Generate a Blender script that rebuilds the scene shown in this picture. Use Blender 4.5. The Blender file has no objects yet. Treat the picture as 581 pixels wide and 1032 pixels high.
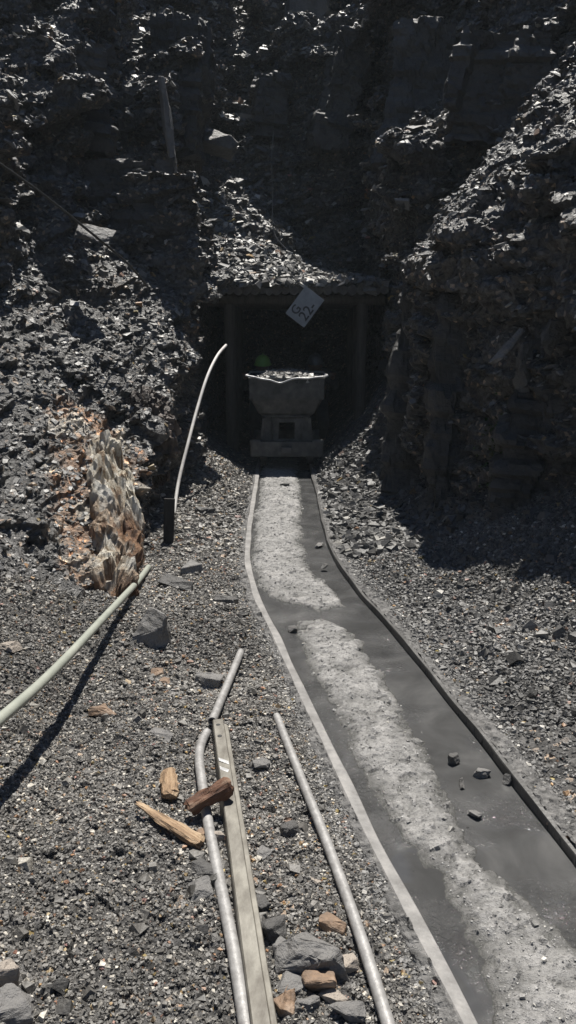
import bpy, bmesh, math, random
import numpy as np
from mathutils import Vector, Matrix
random.seed(5)
rng = np.random.default_rng(11)
import time; _T0 = time.time()
def lap(s): print("LAP %.1f %s" % (time.time() - _T0, s), flush=True)
SC = bpy.context.scene
COL = SC.collection
# ------------------------------------------------------------------ camera model
F = 810.0; HY = 335.0; H = 1.6
PITCH = math.atan((516 - HY) / F)
cp, sp = math.cos(PITCH), math.sin(PITCH)
def ray(px, py):
    x = (px - 290.5) / F; y = (py - 516) / F
    return np.array([x, cp - sp * y, -sp - cp * y])
def at(px, py, Y):
    d = ray(px, py); t = Y / d[1]
    return Vector((d[0] * t, Y, H + d[2] * t))
def flat(px, py, z=0.0):
    d = ray(px, py); t = (z - H) / d[2]
    return (d[0] * t, d[1] * t)
el = math.radians(68); az = math.radians(8)     # azimuth from +Y toward +X
SUN = Vector((math.cos(el) * math.sin(az), math.cos(el) * math.cos(az), math.sin(el)))

# ------------------------------------------------------------------ numpy noise
TB = np.random.default_rng(77).random((64 ** 3, 7)).astype(np.float32)
TB3 = np.ascontiguousarray(TB[:, :3]); TB1 = np.ascontiguousarray(TB[:, 0])
def vnoise(P, s=0):
    P = P + np.array([s * 7.31, s * 3.77, s * 5.13], np.float32)
    I = np.floor(P).astype(np.int32); f = (P - I).astype(np.float32); f = f * f * (3 - 2 * f)
    r = 0
    for a in (0, 1):
        ia = ((I[:, 0] + a) & 63) << 12
        for b in (0, 1):
            ib = ia | (((I[:, 1] + b) & 63) << 6)
            for c in (0, 1):
                w = (f[:, 0] if a else 1 - f[:, 0]) * (f[:, 1] if b else 1 - f[:, 1]) * (f[:, 2] if c else 1 - f[:, 2])
                r = r + w * TB1[ib | ((I[:, 2] + c) & 63)]
    return r * 2 - 1
def fbm(P, s=0, o=4):
    r = 0; a = 1; t = 0
    for q in range(o):
        r = r + a * vnoise(P * (2 ** q) + q * 17.3, s + q); t += a; a *= .5
    return r / t
def facet(P, s=0, slope=.8, off=.5):
    """fractured rock: nearest random seed, each cell a tilted plane"""
    P = P.astype(np.float32) + np.array([s * 2.31, s * 1.77, s * 3.13], np.float32)
    out = np.empty(len(P), np.float32)
    for st in range(0, len(P), 200000):
        p = P[st:st + 200000]; I = np.floor(p).astype(np.int32); f = p - I
        best = np.full(len(p), 1e9, np.float32); bi = np.zeros(len(p), np.int32); bd = np.zeros((len(p), 3), np.float32)
        for a in (-1, 0, 1):
            for b in (-1, 0, 1):
                for c in (-1, 0, 1):
                    k = (((I[:, 0] + a) & 63) << 12) | (((I[:, 1] + b) & 63) << 6) | ((I[:, 2] + c) & 63)
                    d = f - TB3[k] - np.array([a, b, c], np.float32)
                    q = np.einsum('ij,ij->i', d, d); m = q < best
                    best = np.where(m, q, best); bi = np.where(m, k, bi); bd = np.where(m[:, None], d, bd)
        t = TB[bi]
        out[st:st + 200000] = slope * 2 * np.einsum('ij,ij->i', bd, t[:, 3:6] - .5) + off * (t[:, 6] * 2 - 1)
    return out

# ------------------------------------------------------------------ object helpers
def tag(o, label=None, cat=None, group=None, kind=None):
    if label: o['label'] = label
    if cat: o['category'] = cat
    if group: o['group'] = group
    if kind: o['kind'] = kind
    return o
def link(name, me, mat, parent=None):
    o = bpy.data.objects.new(name, me); COL.objects.link(o)
    if mat is not None and len(me.materials) == 0: me.materials.append(mat)
    if parent: o.parent = parent
    return o
def empty(name, loc=(0, 0, 0), rz=0.0):
    o = bpy.data.objects.new(name, None); COL.objects.link(o); o.location = loc; o.rotation_euler = (0, 0, rz)
    o.empty_display_size = .1
    return o
def np_mesh(name, V, Q, smooth=False):
    V = np.ascontiguousarray(V, np.float32); Q = np.ascontiguousarray(Q, np.int32); k = Q.shape[1]
    me = bpy.data.meshes.new(name)
    me.vertices.add(len(V)); me.vertices.foreach_set('co', V.ravel())
    me.loops.add(Q.size); me.loops.foreach_set('vertex_index', Q.ravel())
    me.polygons.add(len(Q)); me.polygons.foreach_set('loop_start', np.arange(0, Q.size, k, dtype=np.int32))
    me.update(calc_edges=True)
    me.polygons.foreach_set('use_smooth', np.full(len(Q), smooth))
    return me
def set_col(me, C):
    a = me.color_attributes.new('tint', 'FLOAT_COLOR', 'POINT')
    C4 = np.ones((len(C), 4), np.float32); C4[:, :3] = C
    a.data.foreach_set('color', C4.ravel())
def bm_obj(name, bm, mat, parent=None, smooth=False):
    me = bpy.data.meshes.new(name); bm.to_mesh(me); bm.free()
    for p in me.polygons: p.use_smooth = smooth
    return link(name, me, mat, parent)
def box_bm(bm, c, s, rot=None, bev=0.0, top=(1, 1)):
    r = bmesh.ops.create_cube(bm, size=1)
    vs = r['verts']
    for v in vs:
        k = (top if v.co.z > 0 else (1, 1))
        v.co = Vector((v.co.x * s[0] * k[0], v.co.y * s[1] * k[1], v.co.z * s[2]))
    if bev:
        es = list({e for v in vs for e in v.link_edges})
        r2 = bmesh.ops.bevel(bm, geom=es, offset=bev, segments=2, affect='EDGES', profile=.6)
        vs = list({v for f in r2['faces'] for v in f.verts} | {v for v in vs if v.is_valid})
    for v in vs:
        co = v.co
        if rot is not None: co = rot @ co
        v.co = co + Vector(c)
    return vs
def smooth_path(pts, n=8):
    pts = [Vector(p) for p in pts]; out = []
    for i in range(len(pts) - 1):
        p0 = pts[max(i - 1, 0)]; p1 = pts[i]; p2 = pts[i + 1]; p3 = pts[min(i + 2, len(pts) - 1)]
        for k in range(n):
            t = k / n
            out.append(.5 * ((2 * p1) + (p2 - p0) * t + (2 * p0 - 5 * p1 + 4 * p2 - p3) * t * t + (3 * p1 - p0 - 3 * p2 + p3) * t ** 3))
    out.append(pts[-1]); return out
def tube_bm(bm, pts, r, seg=12, rough=0.0, hollow=0.0):
    rr = r if callable(r) else (lambda t: r)
    rings = []; n = len(pts); up = Vector((0, 0, 1))
    for i, p in enumerate(pts):
        d = (pts[min(i + 1, n - 1)] - pts[max(i - 1, 0)]).normalized()
        a = d.cross(up)
        if a.length < .05: a = d.cross(Vector((1, 0, 0)))
        a.normalize(); b = d.cross(a)
        R = rr(i / (n - 1)); ring = []
        for k in range(seg):
            an = 2 * math.pi * k / seg
            q = R * (1 + rough * (random.random() - .5))
            ring.append(bm.verts.new(p + a * math.cos(an) * q + b * math.sin(an) * q))
        rings.append(ring)
    for i in range(n - 1):
        for k in range(seg):
            bm.faces.new((rings[i][k], rings[i][(k + 1) % seg], rings[i + 1][(k + 1) % seg], rings[i + 1][k]))
    for ring, p, q in ((rings[0], pts[0], pts[1]), (rings[-1], pts[-1], pts[-2])):
        if hollow:
            inn = [bm.verts.new(p + (v.co - p) * .8) for v in ring]
            deep = [bm.verts.new(p + (v.co - p) * .8 + (q - p).normalized() * hollow) for v in ring]
            for k in range(seg):
                bm.faces.new((ring[k], ring[(k + 1) % seg], inn[(k + 1) % seg], inn[k]))
                bm.faces.new((inn[k], inn[(k + 1) % seg], deep[(k + 1) % seg], deep[k]))
            bm.faces.new(deep)
        else: bm.faces.new(ring)
    bmesh.ops.recalc_face_normals(bm, faces=bm.faces[:])
def smooth_by_angle(o, deg=35):
    me = o.data; bm = bmesh.new(); bm.from_mesh(me)
    for f in bm.faces: f.smooth = True
    for e in bm.edges:
        if len(e.link_faces) == 2 and e.calc_face_angle(0) > math.radians(deg): e.smooth = False
    bm.to_mesh(me); bm.free()
    return o

# ------------------------------------------------------------------ materials
def mat(name, rough=.6, metal=0.0, spec=.5):
    m = bpy.data.materials.new(name); m.use_nodes = True; n = m.node_tree.nodes; b = n['Principled BSDF']
    b.inputs['Roughness'].default_value = rough; b.inputs['Metallic'].default_value = metal
    b.inputs['Specular IOR Level'].default_value = spec
    return m, n, m.node_tree.links, b
def noise(n, l, co, scale, detail=5, rough=.6, dist=0, vscale=None):
    x = n.new('ShaderNodeTexNoise'); x.inputs['Scale'].default_value = scale; x.inputs['Detail'].default_value = detail
    x.inputs['Roughness'].default_value = rough; x.inputs['Distortion'].default_value = dist
    if vscale:
        mp = n.new('ShaderNodeMapping'); mp.inputs['Scale'].default_value = vscale; l.new(co, mp.inputs['Vector']); co = mp.outputs['Vector']
    l.new(co, x.inputs['Vector']); return x
def ramp(n, l, fac, stops):
    r = n.new('ShaderNodeValToRGB'); e = r.color_ramp.elements
    while len(e) < len(stops): e.new(.5)
    for i, (p, c) in enumerate(stops):
        e[i].position = p; e[i].color = (*c, 1) if len(c) == 3 else c
    l.new(fac, r.inputs['Fac']); return r
def g(v, t=0.0): return (v * (1 + t), v, v * (1 - t))
def bump(n, l, b, fac, dist, strength=1.0, prev=None):
    x = n.new('ShaderNodeBump'); x.inputs['Distance'].default_value = dist; x.inputs['Strength'].default_value = strength
    l.new(fac, x.inputs['Height'])
    if prev is not None: l.new(prev.outputs['Normal'], x.inputs['Normal'])
    l.new(x.outputs['Normal'], b.inputs['Normal']); return x
def simple(name, stops, scale=8, rough=.6, metal=0.0, bd=.003, bscale=40, vscale=None, spec=.5):
    m, n, l, b = mat(name, rough, metal, spec)
    tc = n.new('ShaderNodeTexCoord'); co = tc.outputs['Object']
    x = noise(n, l, co, scale, vscale=vscale); r = ramp(n, l, x.outputs['Fac'], stops); l.new(r.outputs['Color'], b.inputs['Base Color'])
    y = noise(n, l, co, bscale, vscale=vscale); bump(n, l, b, y.outputs['Fac'], bd)
    return m
def make_rock(name, tint_attr=False, dark=.022, light=.085, spots=True, rough=.42, spec=.6, warm=.03):
    m, n, l, b = mat(name, rough, 0, spec)
    tc = n.new('ShaderNodeTexCoord'); co = tc.outputs['Object']
    a = noise(n, l, co, 2.2, 8, .7, .4)
    r = ramp(n, l, a.outputs['Fac'], [(.3, g(dark, warm)), (.5, g((dark + light) * .45, warm)), (.72, g(light, warm))])
    out = r.outputs['Color']
    if spots:
        v = n.new('ShaderNodeTexVoronoi'); v.inputs['Scale'].default_value = 34; l.new(co, v.inputs['Vector'])
        sx = n.new('ShaderNodeSeparateColor'); l.new(v.outputs['Color'], sx.inputs['Color'])
        r2 = ramp(n, l, sx.outputs['Red'], [(0, g(.55)), (.6, g(1.0)), (.93, g(1.6)), (.985, (4.5, 3.6, 2.8))])
        mx = n.new('ShaderNodeMix'); mx.data_type = 'RGBA'; mx.blend_type = 'MULTIPLY'; mx.inputs['Factor'].default_value = 1
        l.new(out, mx.inputs['A']); l.new(r2.outputs['Color'], mx.inputs['B']); out = mx.outputs['Result']
    if tint_attr:
        at_ = n.new('ShaderNodeVertexColor'); at_.layer_name = 'tint'
        mx = n.new('ShaderNodeMix'); mx.data_type = 'RGBA'; mx.blend_type = 'MULTIPLY'; mx.inputs['Factor'].default_value = 1
        l.new(out, mx.inputs['A']); l.new(at_.outputs['Color'], mx.inputs['B']); out = mx.outputs['Result']
    l.new(out, b.inputs['Base Color'])
    n1 = noise(n, l, co, 9, 8, .7, 0, (1, 1, 2.2)); b1 = bump(n, l, b, n1.outputs['Fac'], .05, .8)
    v2 = n.new('ShaderNodeTexVoronoi'); v2.inputs['Scale'].default_value = 22; v2.feature = 'F1'; l.new(co, v2.inputs['Vector'])
    b2 = bump(n, l, b, v2.outputs['Distance'], .015, .8, b1)
    n3 = noise(n, l, co, 90, 4, .6); bump(n, l, b, n3.outputs['Fac'], .004, .7, b2)
    return m
M = {}
M['cliff'] = make_rock('shale', True, .03, .13)
def make_stone(name, rough=.5, spec=.5):
    m, n, l, b = mat(name, rough, 0, spec)
    at_ = n.new('ShaderNodeVertexColor'); at_.layer_name = 'tint'
    tc = n.new('ShaderNodeTexCoord'); x = noise(n, l, tc.outputs['Object'], 120, 4)
    r = ramp(n, l, x.outputs['Fac'], [(.3, g(.65)), (.7, g(1.3))])
    mx = n.new('ShaderNodeMix'); mx.data_type = 'RGBA'; mx.blend_type = 'MULTIPLY'; mx.inputs['Factor'].default_value = 1
    l.new(at_.outputs['Color'], mx.inputs['A']); l.new(r.outputs['Color'], mx.inputs['B']); l.new(mx.outputs['Result'], b.inputs['Base Color'])
    bump(n, l, b, x.outputs['Fac'], .003, .8)
    return m
M['stone'] = make_stone('loose_stone', .5)
M['chip'] = make_stone('shale_chip', .46, .5)
M['rock'] = make_rock('boulder_stone', False, .16, .32, False, .55, .4)
M['rock_dark'] = make_rock('dark_boulder_stone', False, .07, .17, False, .5, .5)
M['rock_pale'] = make_rock('pale_boulder_stone', False, .16, .34, False, .6, .4)
M['rock_rust'] = simple('rusty_stone', [(.3, (.11, .08, .06)), (.5, (.24, .16, .105)), (.7, (.42, .32, .24))], 14, .7, 0, .01, 40)
M['rock_cream'] = make_rock('cream_stone', False, .30, .52, False, .7, .3, .14)
M['rock_band'] = make_rock('banded_stone', False, .05, .17, False, .6, .4, .05)

# ------------------------------------------------------------------ track geometry
Lpx = [(262, 470), (261, 482), (254, 530), (252, 565), (262, 600), (283, 640), (300, 676), (348, 773), (397, 870), (430, 927), (484, 1029)]
Rpx = [(313, 470), (314, 480), (318, 491), (324, 522), (332, 550), (341, 566), (360, 592), (397, 632), (445, 690), (493, 749), (542, 811), (581, 860)]
def fit(px, ext_near, ext_far):
    P = [flat(*p, .03) for p in px]; P = sorted(P + ext_near + ext_far, key=lambda q: q[1])
    y = np.array([p[1] for p in P]); x = np.array([p[0] for p in P])
    yy = np.linspace(-1, 17, 361); xx = np.interp(yy, y, x)
    k = np.ones(9) / 9; xs = np.convolve(np.pad(xx, 4, 'edge'), k, 'valid')
    return yy, xs
YL, XL = fit(Lpx, [(.56, .9), (.74, -.2), (.86, -1)], [(-.33, 10), (-.33, 17)])
YR, XR = fit(Rpx, [(1.02, 1.3), (1.23, .1), (1.4, -1)], [(.27, 10), (.27, 17)])
xl_ = lambda y: np.interp(y, YL, XL)     # left rail inner edge
xr_ = lambda y: np.interp(y, YR, XR)
def sstep(a, b, x): t = np.clip((x - a) / (b - a), 0, 1); return t * t * (3 - 2 * t)
def gbase(x, y):
    x = np.asarray(x, float); y = np.asarray(y, float)
    dl = xl_(y) - x; dr = x - xr_(y)
    z = np.full(np.broadcast(x, y).shape, .012)
    z = z + .10 * np.maximum(0, dl - .16) + .45 * np.maximum(0, dl - 1.05)
    z = z + .16 * np.maximum(0, dr - .14) + .55 * np.maximum(0, dr - .72)
    f = sstep(7.2, 8.8, y)
    z = z + f * (.75 * np.maximum(0, dr - .1) + .45 * np.maximum(0, dl - .25))
    z = np.minimum(z, 1.6)
    z = np.where((dl < 0) & (dr < 0), -.12, z)
    return z
def ground(px, py, lift=0.0):
    d = ray(px, py); o = np.array([0, 0, H]); t = .8
    while t < 16:
        p = o + d * t
        if p[2] < float(gbase(p[0], p[1])) + lift: break
        t += .01
    return Vector(p)

lap('259')
# ------------------------------------------------------------------ ground
def axis(a, b, h, far):
    inner = np.arange(a, b, h); g1 = [a]; s = h
    lo = []; p = a
    while p > -far: s *= 1.35; p -= s; lo.append(p)
    hi = []; p = inner[-1]; s = h
    while p < far: s *= 1.35; p += s; hi.append(p)
    return np.concatenate([lo[::-1], inner, hi])
def grid_mesh(name, xs, ys, zf):
    X, Y = np.meshgrid(xs, ys); Z = zf(X.ravel(), Y.ravel())
    V = np.stack([X.ravel(), Y.ravel(), Z], 1); nx = len(xs)
    i = np.arange(len(ys) - 1)[:, None] * nx + np.arange(nx - 1)[None, :]; i = i.ravel()
    return V, np.stack([i, i + 1, i + nx + 1, i + nx], 1)
def zground(x, y):
    P = np.stack([x, y, 0 * x], 1)
    z = gbase(x, y); near = (np.abs(x) < 3) & (y > -2) & (y < 18)
    dl = xl_(y) - x; dr = x - xr_(y); out = np.maximum(dl, dr)
    n = .035 * fbm(P * 2.2, 3) + .010 * facet(P * 14, 9, .8, .6) + .006 * facet(P * 45, 19, .8, .7)
    amp = sstep(.05, .2, out)
    z = z + n * np.where(near, amp, 0) + np.where(near, .10 * np.maximum(0, fbm(P * 3, 31)) * sstep(.5, 1.1, dr), 0)
    return z
V, Q = grid_mesh('ground', axis(-2.4, 2.6, .014, 60), axis(1.3, 10.6, .014, 60), zground)
me = np_mesh('ground', V, Q)
M['ground'] = make_rock('gravel_bed', False, .06, .17, True, .75, .25)
o = link('ground', me, M['ground']); tag(o, kind='structure')

# ------------------------------------------------------------------ mud between the rails
MUD = [(470, 0, .8), (500, 0, .76), (550, 0, .70), (575, 0, .72), (594, .0, .82), (606, .12, .78), (611, .45, .6), (616, .5, .5), (621, .5, .5), (627, .2, .62), (640, .14, .70), (690, .12, .66), (749, .11, .64),
       (811, .12, .57), (860, .18, .53), (900, .2, .61), (950, .2, .70), (1000, .13, .84), (1060, .03, .95)]
my = np.array([flat(290, r[0])[1] for r in MUD]); ma = np.array([r[1] for r in MUD]); mb = np.array([r[2] for r in MUD])
oo = np.argsort(my); my, ma, mb = my[oo], ma[oo], mb[oo]
def zmud(x, y):
    P = np.stack([x, y, 0 * x], 1)
    # the puddle edges follow the track at an angle
    L = xl_(y); R = xr_(y); t = (x - L) / (R - L)
    yy = y + (x - (L + R) / 2) * .35 * sstep(3, 5.2, y)
    a = np.interp(yy, my, ma); b = np.interp(yy, my, mb)
    n = fbm(P * 5, 41); n2 = fbm(P * 17, 42, 3)
    w = np.minimum(t - a, b - t) * (R - L) + .035 * n + .022 * n2
    z = -.020 + .020 * sstep(-.03, .10, w) - .03 * sstep(.03, -.08, w)
    z = z + .012 * n * sstep(0, .08, w) + .007 * facet(P * 30, 44, .7, .7) * sstep(0, .04, w) + .003 * fbm(P * 60, 45, 2) * sstep(-.01, .04, w) + .007 * n2
    # shallow bottom at the near end with half drowned crumbs
    z = z + .012 * sstep(2.1, 1.6, y) * (fbm(P * 9, 47) + .25)
    return z
V, Q = grid_mesh('mud', np.arange(-.5, 1.6, .008), np.arange(.6, 10.6, .010), zmud)
c = V[Q].mean(1); keep = (c[:, 0] > xl_(c[:, 1]) - .04) & (c[:, 0] < xr_(c[:, 1]) + .04)
me = np_mesh('mud', V, Q[keep])
m, n, l, b = mat('drying_mud', .7, 0, .4)
tc = n.new('ShaderNodeTexCoord'); co = tc.outputs['Object']
x1 = noise(n, l, co, 6, 8, .65); r = ramp(n, l, x1.outputs['Fac'], [(.3, g(.22, .02)), (.5, g(.32, .02)), (.75, g(.42, .03))])
x2 = noise(n, l, co, 55, 5, .7); r2 = ramp(n, l, x2.outputs['Fac'], [(.35, g(.6)), (.5, g(1)), (.7, g(1.2))])
mx = n.new('ShaderNodeMix'); mx.data_type = 'RGBA'; mx.blend_type = 'MULTIPLY'; mx.inputs['Factor'].default_value = 1
l.new(r.outputs['Color'], mx.inputs['A']); l.new(r2.outputs['Color'], mx.inputs['B'])
# wet where it is low: darker and shinier, a property of the mud near the water
sx = n.new('ShaderNodeSeparateXYZ'); l.new(co, sx.inputs['Vector'])
wet = n.new('ShaderNodeMapRange'); wet.inputs['From Min'].default_value = -.017; wet.inputs['From Max'].default_value = .004
l.new(sx.outputs['Z'], wet.inputs['Value'])
mw = n.new('ShaderNodeMix'); mw.data_type = 'RGBA'; l.new(wet.outputs['Result'], mw.inputs['Factor']); mw.inputs['A'].default_value = (.075, .075, .07, 1)
l.new(mx.outputs['Result'], mw.inputs['B']); l.new(mw.outputs['Result'], b.inputs['Base Color'])
rr = n.new('ShaderNodeMapRange'); rr.inputs['To Min'].default_value = .14; rr.inputs['To Max'].default_value = .75
l.new(wet.outputs['Result'], rr.inputs['Value']); l.new(rr.outputs['Result'], b.inputs['Roughness'])
bb = bump(n, l, b, x2.outputs['Fac'], .008, .9); x3 = noise(n, l, co, 220, 3); bump(n, l, b, x3.outputs['Fac'], .003, .8, bb)
M['mud'] = m
tag(link('mud', me, m), kind='structure')
# water
xs = np.linspace(0, 1, 14); ys = np.arange(.6, 10.6, .05)
X, Y = np.meshgrid(xs, ys); Xw = xl_(Y) + X * (xr_(Y) - xl_(Y)); nx = len(xs)
V = np.stack([Xw.ravel(), Y.ravel(), np.full(Xw.size, -.016)], 1)
i = (np.arange(len(ys) - 1)[:, None] * nx + np.arange(nx - 1)[None, :]).ravel()
me = np_mesh('water', V, np.stack([i, i + 1, i + nx + 1, i + nx], 1), True)
m, n, l, b = mat('muddy_water', .05, 0, .5); b.inputs['IOR'].default_value = 1.33
tc = n.new('ShaderNodeTexCoord'); co = tc.outputs['Object']
x1 = noise(n, l, co, 3.5, 5, .6, .6); r = ramp(n, l, x1.outputs['Fac'], [(.3, g(.05, .0)), (.5, g(.075, .0)), (.7, g(.115, .01))]); l.new(r.outputs['Color'], b.inputs['Base Color'])
x2 = noise(n, l, co, 60, 4, .6, .5); r3 = noise(n, l, co, 2.2, 2); rq = ramp(n, l, r3.outputs['Fac'], [(.45, g(0)), (.65, g(1))])
mm = n.new('ShaderNodeMath'); mm.operation = 'MULTIPLY'; l.new(x2.outputs['Fac'], mm.inputs[0]); l.new(rq.outputs['Color'], mm.inputs[1])
bump(n, l, b, mm.outputs[0], .03, .8)
tag(link('water', me, m), kind='structure')

# ------------------------------------------------------------------ rails
M['rail'] = simple('dusty_rail_steel', [(.3, g(.14, .04)), (.5, g(.22, .03)), (.7, g(.31, .04))], 16, .55, .0, .004, 70)
track = empty('mine_track', (0, 0, 0)); tag(track, 'narrow gauge mine track curving over wet mud to the tunnel mouth', 'rail track')
def rail(xf, side, name='rail', mt=None, wd=1.0):
    bm = bmesh.new(); prev = None
    # profile across: (offset outward, z)
    prof = [(0.0, -.10), (0.0, .018), (.004, .024), (.040, .026), (.046, .020), (.046, .004), (.028, -.004), (.028, -.10)]
    for y in np.arange(.3, 13.5, .06):
        x = float(xf(y)); dx = float(xf(y + .03) - xf(y - .03)) / .06; nrm = Vector((1, -dx, 0)).normalized() * side
        wob = .003 * math.sin(y * 5.1) + .002 * math.sin(y * 13)
        ring = [bm.verts.new(Vector((x, y, 0)) + nrm * (a * wd + .002 * math.sin(y * 9 + a * 90)) + Vector((0, 0, z + wob))) for a, z in prof]
        if prev:
            for k in range(len(prof) - 1): bm.faces.new((prev[k], prev[k + 1], ring[k + 1], ring[k]))
        prev = ring
    bmesh.ops.recalc_face_normals(bm, faces=bm.faces[:])
    o = bm_obj(name, bm, mt or M['rail'], track)
    o['label'] = 'left steel rail with a wide flat dusty head' if side < 0 else 'right steel rail, narrower and darker than the left'
M['rail_dark'] = simple('dark_rail_steel', [(.3, g(.045, .04)), (.55, g(.08, .03)), (.75, g(.14, .03))], 9, .45, .0, .004, 70)  # darker steel tone over the whole right rail
rail(xl_, -1, wd=1.0); rail(xr_, 1, mt=M['rail_dark'], wd=.42)
# caked mud strip along the outside of the rails
def strip(xf, side, w, seed, off=.044):
    ys = np.arange(.6, 9.4, .012); ts = np.arange(0, 1.001, .07)
    Y, T = np.meshgrid(ys, ts, indexing='ij'); P = np.stack([Y.ravel() * 2.3, T.ravel() * 0 + seed, 0 * T.ravel()], 1)
    W = w * (1 + .9 * fbm(P, seed)).reshape(Y.shape)
    X = xf(Y) + side * (off + T * W)
    PP = np.stack([X.ravel(), Y.ravel(), 0 * X.ravel()], 1)
    Z = .016 + .010 * (1 - T.ravel()) - .05 * sstep(.65, 1, T.ravel()) + .007 * fbm(PP * 9, seed + 3) + .008 * facet(PP * 34, seed + 5, .8, .8)
    V = np.stack([X.ravel(), Y.ravel(), Z], 1); nx = len(ts)
    i = (np.arange(len(ys) - 1)[:, None] * nx + np.arange(nx - 1)[None, :]).ravel()
    return V, np.stack([i, i + 1, i + nx + 1, i + nx], 1)
Va, Qa = strip(xl_, -1, .045, 5); Vb, Qb = strip(xr_, 1, .085, 8, .016)
me = np_mesh('mud', np.concatenate([Va, Vb]), np.concatenate([Qa, Qb + len(Va)]), False)
M['mud2'] = simple('grey_dust', [(.32, g(.06, .02)), (.5, g(.14, .02)), (.7, g(.25, .03))], 30, .85, 0, .012, 90)
tag(link('caked_mud', me, M['mud2']), kind='structure')

lap('372')
# ------------------------------------------------------------------ cliffs as one implicit solid
h = .05
gx = np.arange(-6.5, 6.5, h, dtype=np.float32); gy = np.arange(-2.5, 19, h, dtype=np.float32); gz = np.arange(-.25, 9.6, h, dtype=np.float32)
X, Y, Z = np.meshgrid(gx, gy, gz, indexing='ij')
def box(X, Y, Z, x0, x1, y0, y1, z0, z1):   # positive inside
    return np.minimum(np.minimum(np.minimum(X - x0, x1 - X), np.minimum(Y - y0, y1 - Y)), np.minimum(Z - z0, z1 - Z))
def slope(dist, run, z0, tn):             # solid under a plane rising tn per metre of dist
    return ((z0 + tn * dist) - run) / np.sqrt(1 + tn * tn)
# left slope: steeper towards the portal
tl = np.interp(gy, [-2, 3, 5, 7, 9.2], [.7, .75, .9, 1.2, 2.4]).astype(np.float32)[None, :, None]
xlb = np.interp(gy, [-2, 2.0, 3.4, 5, 7, 9], [-1.75, -1.55, -1.38, -1.05, -1.16, -1.02]).astype(np.float32)[None, :, None]
D = np.minimum(slope(xlb - X, Z, .12 + .46 * np.maximum(0, Y - 4.9), .8), 9.6 - Y); D = np.minimum(D, xlb - .02 - X + .04 * Z)
D = np.minimum(D, 2.35 + .3 * (-X - 1) - Z)
D = np.maximum(D, box(X, Y, Z, -9, -1.2, 8.9, 30, -1, 3.15))                     # dark block, left of the portal
D = np.maximum(D, box(X, Y, Z, -9, -2.35, 7.0, 30, -1, 3.3))
D = np.maximum(D, np.minimum(box(X, Y, Z, -9, -1.35, 9.9, 30, -1, 5), slope(Y - 9.9, Z, 4.2, 1.0)))
D = np.maximum(D, np.minimum(-2.0 - X, slope(Y - 8.4 - .3 * (X + 2), Z, 3.4, 1.5)))
D = np.maximum(D, np.minimum(np.minimum(-1.4 - X, Y - 10.9), slope(Y - 10.9, Z, 5.0, 1.1)))
D = np.maximum(D, np.minimum(-3.3 - X, slope(-3.3 - X, Z, 4.6, 2.0) + 0 * Y))
# back: scree over the portal, dark face, high slope
sc = np.interp(gx, [-1.4, -.4, .14, .77, 1.6], [.87, .61, .33, .12, .02]).astype(np.float32)[:, None, None]
D = np.maximum(D, np.minimum(Y - 10.7, 2.2 + sc * (Y - 10.7) - Z))
D = np.maximum(D, np.minimum(Y - 13.3, slope(Y - 13.3, Z, np.interp(gx, [-2, 0, 2], [4.2, 4.4, 4.9]).astype(np.float32)[:, None, None], .85)))
# buttresses on the high slope
D = np.maximum(D, np.minimum(np.minimum(Y - 13.9, 6.3 - Z), .38 - np.abs(X - .35 - .15 * (Z - 5.2))) - 0 * Y)
D = np.maximum(D, np.minimum(np.minimum(Y - 12.0, slope(Y - 12, Z, 6.3, .8)), .75 - np.abs(X - 2.0)))
D = np.maximum(D, np.minimum(np.minimum(Y - 14.2, slope(Y - 14.2, Z, 5.7, .6)), .5 - np.abs(X + 1.0)))
D = np.maximum(D, np.minimum(np.minimum(Y - 14.8, slope(Y - 14.8, Z, 7.1, .6)), .55 - np.abs(X - .25)))
# right mass: leaning buttress beside the portal, then the near wall
xrb = np.interp(gy, [-2, 2, 3.7, 4.9, 6.2, 7.2, 9.2], [2.85, 2.7, 2.26, 1.82, 1.30, 1.10, 1.06]).astype(np.float32)[None, :, None]
lean = X - xrb - (.13 * np.clip((Y - 7.4) / .8, 0, 1) - .03) * Z
top = np.interp(gy, [0, 4.2, 5.5, 7.0, 8.4, 9.4], [3.1, 2.9, 2.75, 2.55, 2.35, 2.0]).astype(np.float32)[None, :, None]
D = np.maximum(D, np.minimum(np.minimum(lean, 9.5 - Y), slope(X - xrb - .25, Z, top, 1.1)))
D = np.maximum(D, np.minimum(X - 1.35, Y - 9.3) + 0 * Z - np.maximum(0, Z - 3.6) * .8)
D = np.maximum(D, np.minimum(X - 1.75 - .1 * Z, slope(Y - 9.0 + .8 * (X - 2), Z, 3.7, 1.3)))
D = np.maximum(D, np.minimum(X - 2.9, slope(X - 2.9, Z, 4.9, 1.6) + 0 * Y))
D = np.maximum(D, box(X, Y, Z, -2.5, -1.15, 9.6, 30, -1, 2.2)); D = np.maximum(D, box(X, Y, Z, 1.34, 3, 9.3, 30, -1, 2.3))
del lean
D = np.minimum(D, 3.0).astype(np.float32)
lap('412')
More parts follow.
